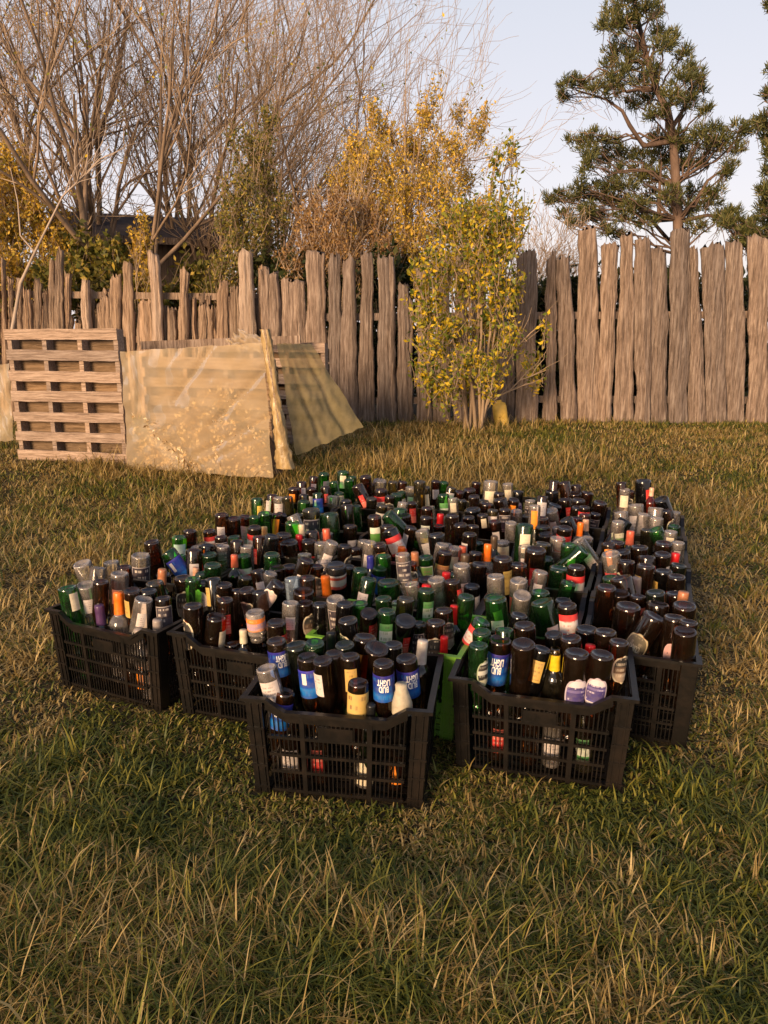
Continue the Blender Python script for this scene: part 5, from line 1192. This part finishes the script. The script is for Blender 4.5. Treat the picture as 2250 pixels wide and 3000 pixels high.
# ---------------------------------------------------------------- pines
def pine(name, label, Y, trunk, limbs, clusters, seed, tuft=64, r0=.13):
    rg = np.random.default_rng(seed); b = at(*trunk[0], Y); root = empty(name, (b.x, Y, float(ground(b.x, Y)) - .05)); tag(root, label, 'pine', 'pines beyond the fence'); o0 = np.array(root.location)
    P = np.array([np.array(at(x, y, Y)) - o0 for x, y in trunk]); P = np.vstack([[P[0][0], 0, 0], P])
    link('trunk', tubes('trunk', [(P, np.linspace(r0, .025, len(P)) * .9)], 9), M_PINEB, root)
    L = []
    for l in limbs:
        Q = np.array([np.array(at(x, y, Y + rg.uniform(-.3, .3) * i)) - o0 for i, (x, y) in enumerate(l)]); L.append((Q, np.linspace(.055, .015, len(Q))))
    C, Rr = pxc(clusters, Y, .9); C = np.array(C) - o0; Rr = np.array(Rr) * .88
    Vs = []
    for c, r in zip(C, Rr):
        j = np.argmin(np.linalg.norm(P - (c - [0, 0, .5]), axis=1)); L.append(limb(P[j], c, 7, .024, .010, .05, rg))
        nt_ = int(tuft * (r[0] * r[2]) / .16) + 10
        d = rg.normal(size=(nt_, 3)); d /= np.linalg.norm(d, axis=1)[:, None]; T = c + d * r * (rg.random(nt_) ** .4)[:, None]
        for k in range(7):
            a_ = c + rg.normal(0, .6, 3) * r; L.append(limb(a_, a_ + np.array([(P[j][0] - c[0]) * .25, rg.normal(0, .2), -rg.uniform(.05, .45)]), 5, .008, .003, .08, rg))
        for k in range(0, nt_, 4): L.append(limb(c + (T[k] - c) * .1, T[k], 4, .012, .004, .05, rg))
        for p in T:
            nn = 15; ax = (p - c) / (np.linalg.norm(p - c) + 1e-6) * .6 + np.array([0, 0, .7]); v = rg.normal(0, .55, (nn, 3)) + ax; v /= np.linalg.norm(v, axis=1)[:, None]; ln = rg.uniform(.07, .14, nn)[:, None]
            w = np.cross(v, rg.normal(size=(nn, 3))); w /= np.linalg.norm(w, axis=1)[:, None]; q = p + rg.normal(0, .03, (nn, 3))
            Vs.append(np.stack([q - w * .009, q + w * .009, q + v * ln + w * .004, q + v * ln - w * .004], 1).reshape(-1, 3))
    V = np.concatenate(Vs); link('branches', tubes('branches', L, 5), M_PINEB, root); link('needles', quadmesh('needles', V, np.arange(len(V)).reshape(-1, 4)), M_NEEDLE, root)
zz = lambda l: [tuple([1125 + q[0] * .678, q[1] * .678] + [v * .678 for v in q[2:]]) for q in l]
pine('pine_tree', 'tall open crowned pine with bent trunk rising behind the slab fence', 15.5, zz([(1275, 1100), (1270, 950), (1262, 800), (1250, 600), (1225, 480), (1180, 390), (1140, 270), (1105, 120), (1085, 20), (1075, -90)]),
     [zz([(1250, 610), (1120, 630), (1060, 540), (1030, 480), (960, 430), (830, 390)]), zz([(1262, 960), (1330, 900), (1400, 780), (1520, 690)]), zz([(1262, 1000), (1230, 1040), (1130, 920), (1040, 860), (900, 850)]), zz([(1190, 960), (1190, 830), (1200, 700)]), zz([(1240, 560), (1290, 480), (1330, 400)]), zz([(1262, 900), (1200, 830), (1120, 790)]), zz([(1270, 960), (1400, 930), (1500, 960)])],
     zz([(1080, 0, 110, 50), (1130, 50, 70, 50), (985, 45, 45, 45), (960, 110, 45, 30), (1010, 100, 60, 50), (1060, 90, 50, 40), (1180, 50, 25, 40), (1200, 140, 60, 40), (1245, 170, 45, 40), (1200, 200, 50, 40), (1300, 230, 50, 30), (1330, 300, 40, 35), (1000, 220, 60, 50), (975, 290, 50, 40), (1050, 280, 70, 60), (1090, 200, 50, 50), (1020, 340, 60, 40), (1110, 350, 60, 40), (1170, 310, 50, 40), (1360, 340, 40, 35), (1350, 400, 55, 45), (1270, 340, 60, 45), (1240, 410, 60, 45), (1310, 440, 60, 40), (790, 360, 45, 40), (860, 365, 55, 35), (780, 420, 30, 25), (930, 380, 50, 35), (990, 400, 45, 35), (1080, 440, 55, 35), (1140, 420, 40, 35), (1150, 500, 30, 20), (1200, 490, 30, 25), (1390, 480, 25, 20),
         (830, 610, 50, 30), (900, 590, 60, 35), (970, 610, 60, 35), (880, 660, 60, 40), (960, 680, 80, 45), (880, 720, 55, 40), (1050, 660, 70, 50), (1110, 700, 70, 50), (1020, 740, 80, 45), (1190, 600, 60, 40), (1180, 660, 70, 50), (1260, 600, 60, 45), (1300, 650, 80, 55), (1250, 700, 80, 50), (1380, 590, 70, 45), (1400, 650, 70, 50), (1460, 600, 60, 40), (1340, 720, 70, 45), (1530, 570, 55, 40), (1520, 640, 40, 40), (1590, 560, 50, 35), (1430, 550, 40, 30), (1500, 720, 35, 25),
         (1300, 900, 80, 40), (1400, 880, 80, 40), (1180, 860, 80, 40), (1090, 880, 70, 35), (1460, 940, 60, 35), (1350, 980, 60, 30), (1130, 960, 60, 30), (1040, 930, 60, 35), (880, 940, 50, 30), (1010, 870, 60, 35), (1240, 840, 60, 35), (1340, 830, 60, 35), (1430, 830, 50, 30), (720, 860, 40, 25), (780, 850, 50, 30), (850, 810, 45, 40), (840, 860, 55, 35), (910, 830, 60, 35), (970, 800, 60, 40), (960, 860, 50, 30), (1040, 800, 60, 35), (1110, 780, 60, 35), (780, 930, 40, 20), (810, 970, 25, 15), (930, 940, 45, 25), (960, 990, 50, 25), (1010, 1010, 40, 20), (880, 900, 40, 25), (1180, 760, 50, 35), (1480, 750, 30, 20)]), 51)
pine('pine_tree', 'dark pine cut off by the right edge of the photo', 13.5, [(2420, 900), (2410, 600), (2400, 300), (2390, 100)], [[(2400, 700), (2300, 480), (2240, 400)], [(2400, 800), (2300, 620), (2230, 570)]],
     zz([(1660, 410, 25, 20), (1650, 520, 50, 35), (1710, 560, 60, 50), (1655, 600, 30, 30), (1672, 650, 40, 45), (1658, 740, 30, 22), (1650, 830, 40, 26), (1690, 830, 60, 50), (1740, 700, 70, 60), (1740, 450, 60, 50), (1665, 20, 20, 25), (1700, 300, 40, 60), (1650, 900, 40, 30)]), 52, 100)
pine('pine_tree', 'low dark pine just above the fence in the right corner', 14.5, zz([(1600, 1100), (1600, 980), (1590, 940)]), [], zz([(1500, 930, 45, 30), (1560, 960, 50, 30), (1620, 980, 60, 40), (1520, 990, 50, 30), (1580, 1020, 60, 35), (1650, 940, 50, 35), (1650, 1040, 60, 40), (1480, 970, 30, 20), (1540, 1050, 60, 30)]), 53, 90, .08)

# ---------------------------------------------------------------- shed
m, t, o = newmat('dark_boards'); g = noise(t, 4, 5, None, (9, 9, .6)); principled(t, o, ramp(t, g, [(.3, (.07, .05, .036)), (.7, (.20, .14, .10))]), .9, .2, g, .5, .02); M_SHED = m
m, t, o = newmat('felt_roof'); g = noise(t, 9, 5); principled(t, o, ramp(t, g, [(.3, (.035, .03, .032)), (.7, (.075, .06, .06))]), .9, .2, g, .4, .02); M_ROOF = m
b = at(500, 1100, 14.5); sh = empty('shed', (b.x, 14.5, gz(b)), R(22)); tag(sh, 'dark wooden shed with a low felt roof half hidden behind the stake fence', 'shed')
ez = at(500, 705, 14.5).z - gz(b); mb = MB(); mb.box(-1.6, 1.1, 0, 2.4, 0, ez); link('wall', mb.mesh('wall'), M_SHED, sh)
mb = MB()
for (ya, yb, za, zb) in ((-.3, 1.2, ez - .07, ez + .50), (1.2, 2.7, ez + .50, ez - .07)):
    mb.hexa([(-1.9, ya, za), (1.4, ya, za), (-1.9, yb, zb), (1.4, yb, zb), (-1.9, ya, za + .09), (1.4, ya, za + .09), (-1.9, yb, zb + .09), (1.4, yb, zb + .09)])
link('roof', mb.mesh('roof'), M_ROOF, sh)
mb = MB(); mb.box(-1.9, 1.4, -.335, -.303, ez - .10, ez + .02); link('fascia', mb.mesh('fascia'), M_FENCE, sh)
# yellow container at the foot of the fence
c0 = at(1472, 1215, 9.35); mb = MB(); vs = []; fs = []; n = 14
pr = [(.06, 0), (.075, .01), (.078, .10), (.074, .115), (.078, .13), (.078, .27), (.066, .31), (.032, .325), (.03, .35)]
for a, z in pr: vs += [(a * 1.15 * math.copysign(abs(math.cos(q * 2 * math.pi / n)) ** .7, math.cos(q * 2 * math.pi / n)), a * .8 * math.copysign(abs(math.sin(q * 2 * math.pi / n)) ** .7, math.sin(q * 2 * math.pi / n)), z) for q in range(n)]
for k in range(len(pr) - 1): fs += [(k * n + j, k * n + (j + 1) % n, (k + 1) * n + (j + 1) % n, (k + 1) * n + j) for j in range(n)]
fs += [tuple(range(n))[::-1], tuple((len(pr) - 1) * n + j for j in range(n))]
yo = link('plastic_canister', pymesh('plastic_canister', vs, fs, True), m_plain('yellow_plastic', (.66, .42, .07), .5, .2, 20), None, (c0.x, 9.35, gz(c0) - .01)); yo.rotation_euler = (0, R(-9), 0)
tag(yo, 'yellow plastic canister leaning at the foot of the slab fence by the poplar', 'canister')

# ---------------------------------------------------------------- compost heap behind the plastic
hc = (PB + PC) / 2 + Vector((.10, .20, 0)); rg = np.random.default_rng(9); vs = []; fs = []; n1_, n2_ = 30, 18
for i in range(n2_):
    for j in range(n1_):
        u, v = j / (n1_ - 1) * 2 - 1, i / (n2_ - 1) * 2 - 1; hgt = max(0, 1 - max(abs(u) ** 4, abs(v) ** 3)) ** .8 * (.50 + .07 * math.sin(5 * u + 2)) + rg.normal(0, .015)
        vs.append((u * .70, v * .13, hgt))
for i in range(n2_ - 1):
    for j in range(n1_ - 1): q = i * n1_ + j; fs.append((q, q + 1, q + n1_ + 1, q + n1_))
root = empty('compost_heap', (hc.x, hc.y, gz(hc)), math.atan2(PC.y - PB.y, PC.x - PB.x)); tag(root, 'brown compost heap with pale dead leaves showing through the plastic sheet', 'compost heap')
link('heap', pymesh('heap', vs, fs, True), m_plain('compost', (.15, .085, .050), .95, .6, 18), root)
u_ = rg.uniform(.03, .97, 1100); v_ = 1 - .56 * rg.random(1100) ** 1.25 * (1 - .25 * np.sin(u_ * 7)); n_ = np.array([.30, .95, 0])
PT = [TL.lerp(TR, a).lerp(BL.lerp(BR, a), b) for a, b in zip(u_, v_)]; PT = np.array([tuple(p) for p in PT]) + n_ * rg.uniform(.012, .05, 1100)[:, None]
mi = root.matrix_basis.inverted() if False else (Matrix.Translation(root.location) @ Matrix.Rotation(root.rotation_euler.z, 4, 'Z')).inverted()
PT = np.array([tuple(mi @ Vector(p)) for p in PT]); lf = leaf_faces('dead_leaves', PT, .024, rg)
o = link('dead_leaves', lf, m_leaf('pale_dead_leaves', [(0, (.34, .2, .08)), (.4, (.72, .52, .27)), (1, (.92, .80, .56))]), root)

# ---------------------------------------------------------------- grass
def in_crates(x, y, pad):
    k = np.zeros(len(x), bool)
    for (_, cx, cy, yaw) in CRATES:
        c, s = math.cos(R(yaw)), math.sin(R(yaw)); dx, dy = x - cx, y - cy; k |= (abs(dx * c + dy * s) < CL / 2 * .96 + pad) & (abs(-dx * s + dy * c) < CW / 2 * .96 + pad)
    return k
def vnoise(x, y, f, seed):
    rg = np.random.default_rng(seed); G = rg.random((64, 64)); u, v = x * f + 1000, y * f + 1000; i, j = np.floor(u).astype(int), np.floor(v).astype(int); a, b = u - i, v - j; a = a * a * (3 - 2 * a); b = b * b * (3 - 2 * b)
    g = lambda p, q: G[p % 64, q % 64]
    return (g(i, j) * (1 - a) + g(i + 1, j) * a) * (1 - b) + (g(i, j + 1) * (1 - a) + g(i + 1, j + 1) * a) * b
def blades(name, n, y0, y1, power, lo, hi, wbase, wdist, seed, mat, flat, xw=.62, xpad=.5, mask=None, clump=None):
    rg = np.random.default_rng(seed); u = rg.random(n); y = (y0 ** (1 - power) + u * (y1 ** (1 - power) - y0 ** (1 - power))) ** (1 / (1 - power)); x = (rg.random(n) * 2 - 1) * (xw * y + xpad)
    if clump:
        nc = max(1, n // clump); kx = rg.integers(0, nc, n); x = x[kx] + rg.normal(0, .022 + .006 * y[kx], n); y = y[kx] + rg.normal(0, .022 + .006 * y[kx], n)
    d = .55 * vnoise(x, y, 3.1, 1) + .45 * vnoise(x, y, 9.0, 2); keep = ~in_crates(x, y, .006) & (rg.random(n) < np.clip(.25 + 1.5 * d, 0, 1))
    if mask is not None: keep &= mask(x, y)
    x, y, d = x[keep], y[keep], d[keep]; n = len(x); z = ground(x, y)
    L = rg.uniform(lo, hi, n) * (.55 + .9 * vnoise(x, y, 2.3, 3)) * (.75 + .5 * rg.random(n)); w = (wbase * rg.uniform(.6, 1.5, n) + wdist * y)
    near = in_crates(x, y + .06, .10); L = np.where(near & (rg.random(n) < .93), np.minimum(L, .042), L)
    L = np.where(in_crates(x, y + .10, .24), L * .66, L)
    a = rg.uniform(0, 2 * math.pi, n) ; cx, cy = np.cos(a), np.sin(a); th0 = np.abs(rg.normal(.25, .25, n)) + flat * rg.random(n); bend = rg.uniform(.3, 1.3, n) + (rg.random(n) < .45) * rg.uniform(.4, 2.2, n)
    k = 5; V = np.zeros((n, k, 2, 3)); P = np.stack([x, y, z - .004], 1); th = th0.copy(); sx, sy = -cy, cx
    tw = rg.uniform(-.6, .6, n)
    for i in range(k):
        f = i / (k - 1); ww = w * (1 - f ** 1.8) * .5 + .0002; px_, py_ = sx * np.cos(tw * f) + cx * np.sin(tw * f), sy * np.cos(tw * f) + cy * np.sin(tw * f)
        side = np.stack([px_ * ww, py_ * ww, np.zeros(n)], 1); V[:, i, 0] = P - side; V[:, i, 1] = P + side
        st = L / (k - 1); P = P + np.stack([cx * np.sin(th) * st, cy * np.sin(th) * st, np.cos(th) * st], 1); th = np.minimum(th + bend * .34 * (.6 + .8 * rg.random(n)), 2.3)
        P[:, 2] = np.maximum(P[:, 2], z + .004)
    b = np.arange(n)[:, None] * (2 * k); i = np.arange(k - 1)[None, :] * 2
    Q = np.stack([b + i, b + i + 1, b + i + 3, b + i + 2], -1).reshape(-1, 4)
    return link(name, quadmesh(name, V.reshape(-1, 3), Q, True), mat)
def m_grass(name, green, dry, bias, rnd=1.0):
    m, t, o = newmat(name); ge = N(t, 'ShaderNodeNewGeometry'); tcn = N(t, 'ShaderNodeTexCoord'); n1 = noise(t, .9, 3, tcn.outputs['Object']); n2 = noise(t, 4.5, 2, tcn.outputs['Object'])
    isl = ge.outputs['Random Per Island']; wn = N(t, 'ShaderNodeTexWhiteNoise', noise_dimensions='1D'); t.links.new(isl, wn.inputs['W'])
    sy_ = N(t, 'ShaderNodeSeparateXYZ'); t.links.new(tcn.outputs['Object'], sy_.inputs[0])
    far = math_(t, 'MULTIPLY', math_(t, 'SUBTRACT', sy_.outputs[1], 1.8, True), .15, True)
    f = math_(t, 'ADD', math_(t, 'ADD', math_(t, 'MULTIPLY', isl, .42), math_(t, 'MULTIPLY', math_(t, 'ADD', n1, n2), .95)), math_(t, 'ADD', far, bias))
    f = math_(t, 'GREATER_THAN', f, 1.21)
    cg = ramp(t, wn.outputs['Value'], green); cd = ramp(t, wn.outputs['Value'], dry); c = mix(t, f, cg, cd)
    p = N(t, 'ShaderNodeBsdfPrincipled'); p.inputs['Roughness'].default_value = .5; p.inputs['Specular IOR Level'].default_value = .3; t.links.new(c, p.inputs['Base Color'])
    tr = N(t, 'ShaderNodeBsdfTranslucent'); t.links.new(c, tr.inputs[0]); ms = N(t, 'ShaderNodeMixShader'); ms.inputs[0].default_value = .3
    t.links.new(p.outputs[0], ms.inputs[1]); t.links.new(tr.outputs[0], ms.inputs[2]); t.links.new(ms.outputs[0], o.inputs[0]); return m
GRN_ = [(0, (.034, .056, .009)), (.4, (.090, .106, .015)), (.75, (.185, .175, .026)), (1, (.33, .28, .045))]; DRY_ = [(0, (.19, .12, .032)), (.5, (.36, .245, .075)), (1, (.54, .40, .17))]
MG = m_grass('grass', GRN_, DRY_, -.10); MS = m_grass('straw', DRY_, DRY_, .0)
tag(blades('grass', 270000, .75, 10.2, 1.7, .04, .115, .0034, .0009, 61, MG, .7, clump=9), kind='stuff')
tag(blades('dry_grass', 120000, .75, 10.2, 1.7, .05, .14, .0021, .0008, 62, MS, 1.6, mask=lambda x, y: (y > 2.8) | (vnoise(x, y, 2.7, 21) > .56)), kind='stuff')
tag(blades('meadow_grass', 120000, 4.2, 10.6, .4, .04, .10, .004, .0006, 64, MG, .5, clump=8), kind='stuff')
fm = lambda x, y: vnoise(x, y, 1.7, 9) > .35
tag(blades('grass_tufts', 15000, .8, 5.0, 1.4, .09, .19, .0044, .0008, 66, MG, .35, mask=lambda x, y: vnoise(x, y, 2.1, 17) > .58, clump=26), kind='stuff')
tag(blades('dead_weeds', 9000, 5.7, 7.0, .2, .08, .22, .0035, .0006, 67, MS, .5, mask=lambda x, y: (x < -.4) & (np.abs(y - (6.25 - .30 * (x + .95))) < .35), clump=14), kind='stuff')
tag(blades('tall_dry_grass', 26000, 5.2, 9.7, 1.2, .08, .24, .003, .0007, 63, MS, .2, mask=lambda x, y: (np.abs(x + .45 - .12 * (y - 8)) < .6 + 2.2 * vnoise(x, y, .9, 31)) & (vnoise(x, y, 1.3, 12) > .36), clump=12), kind='stuff')
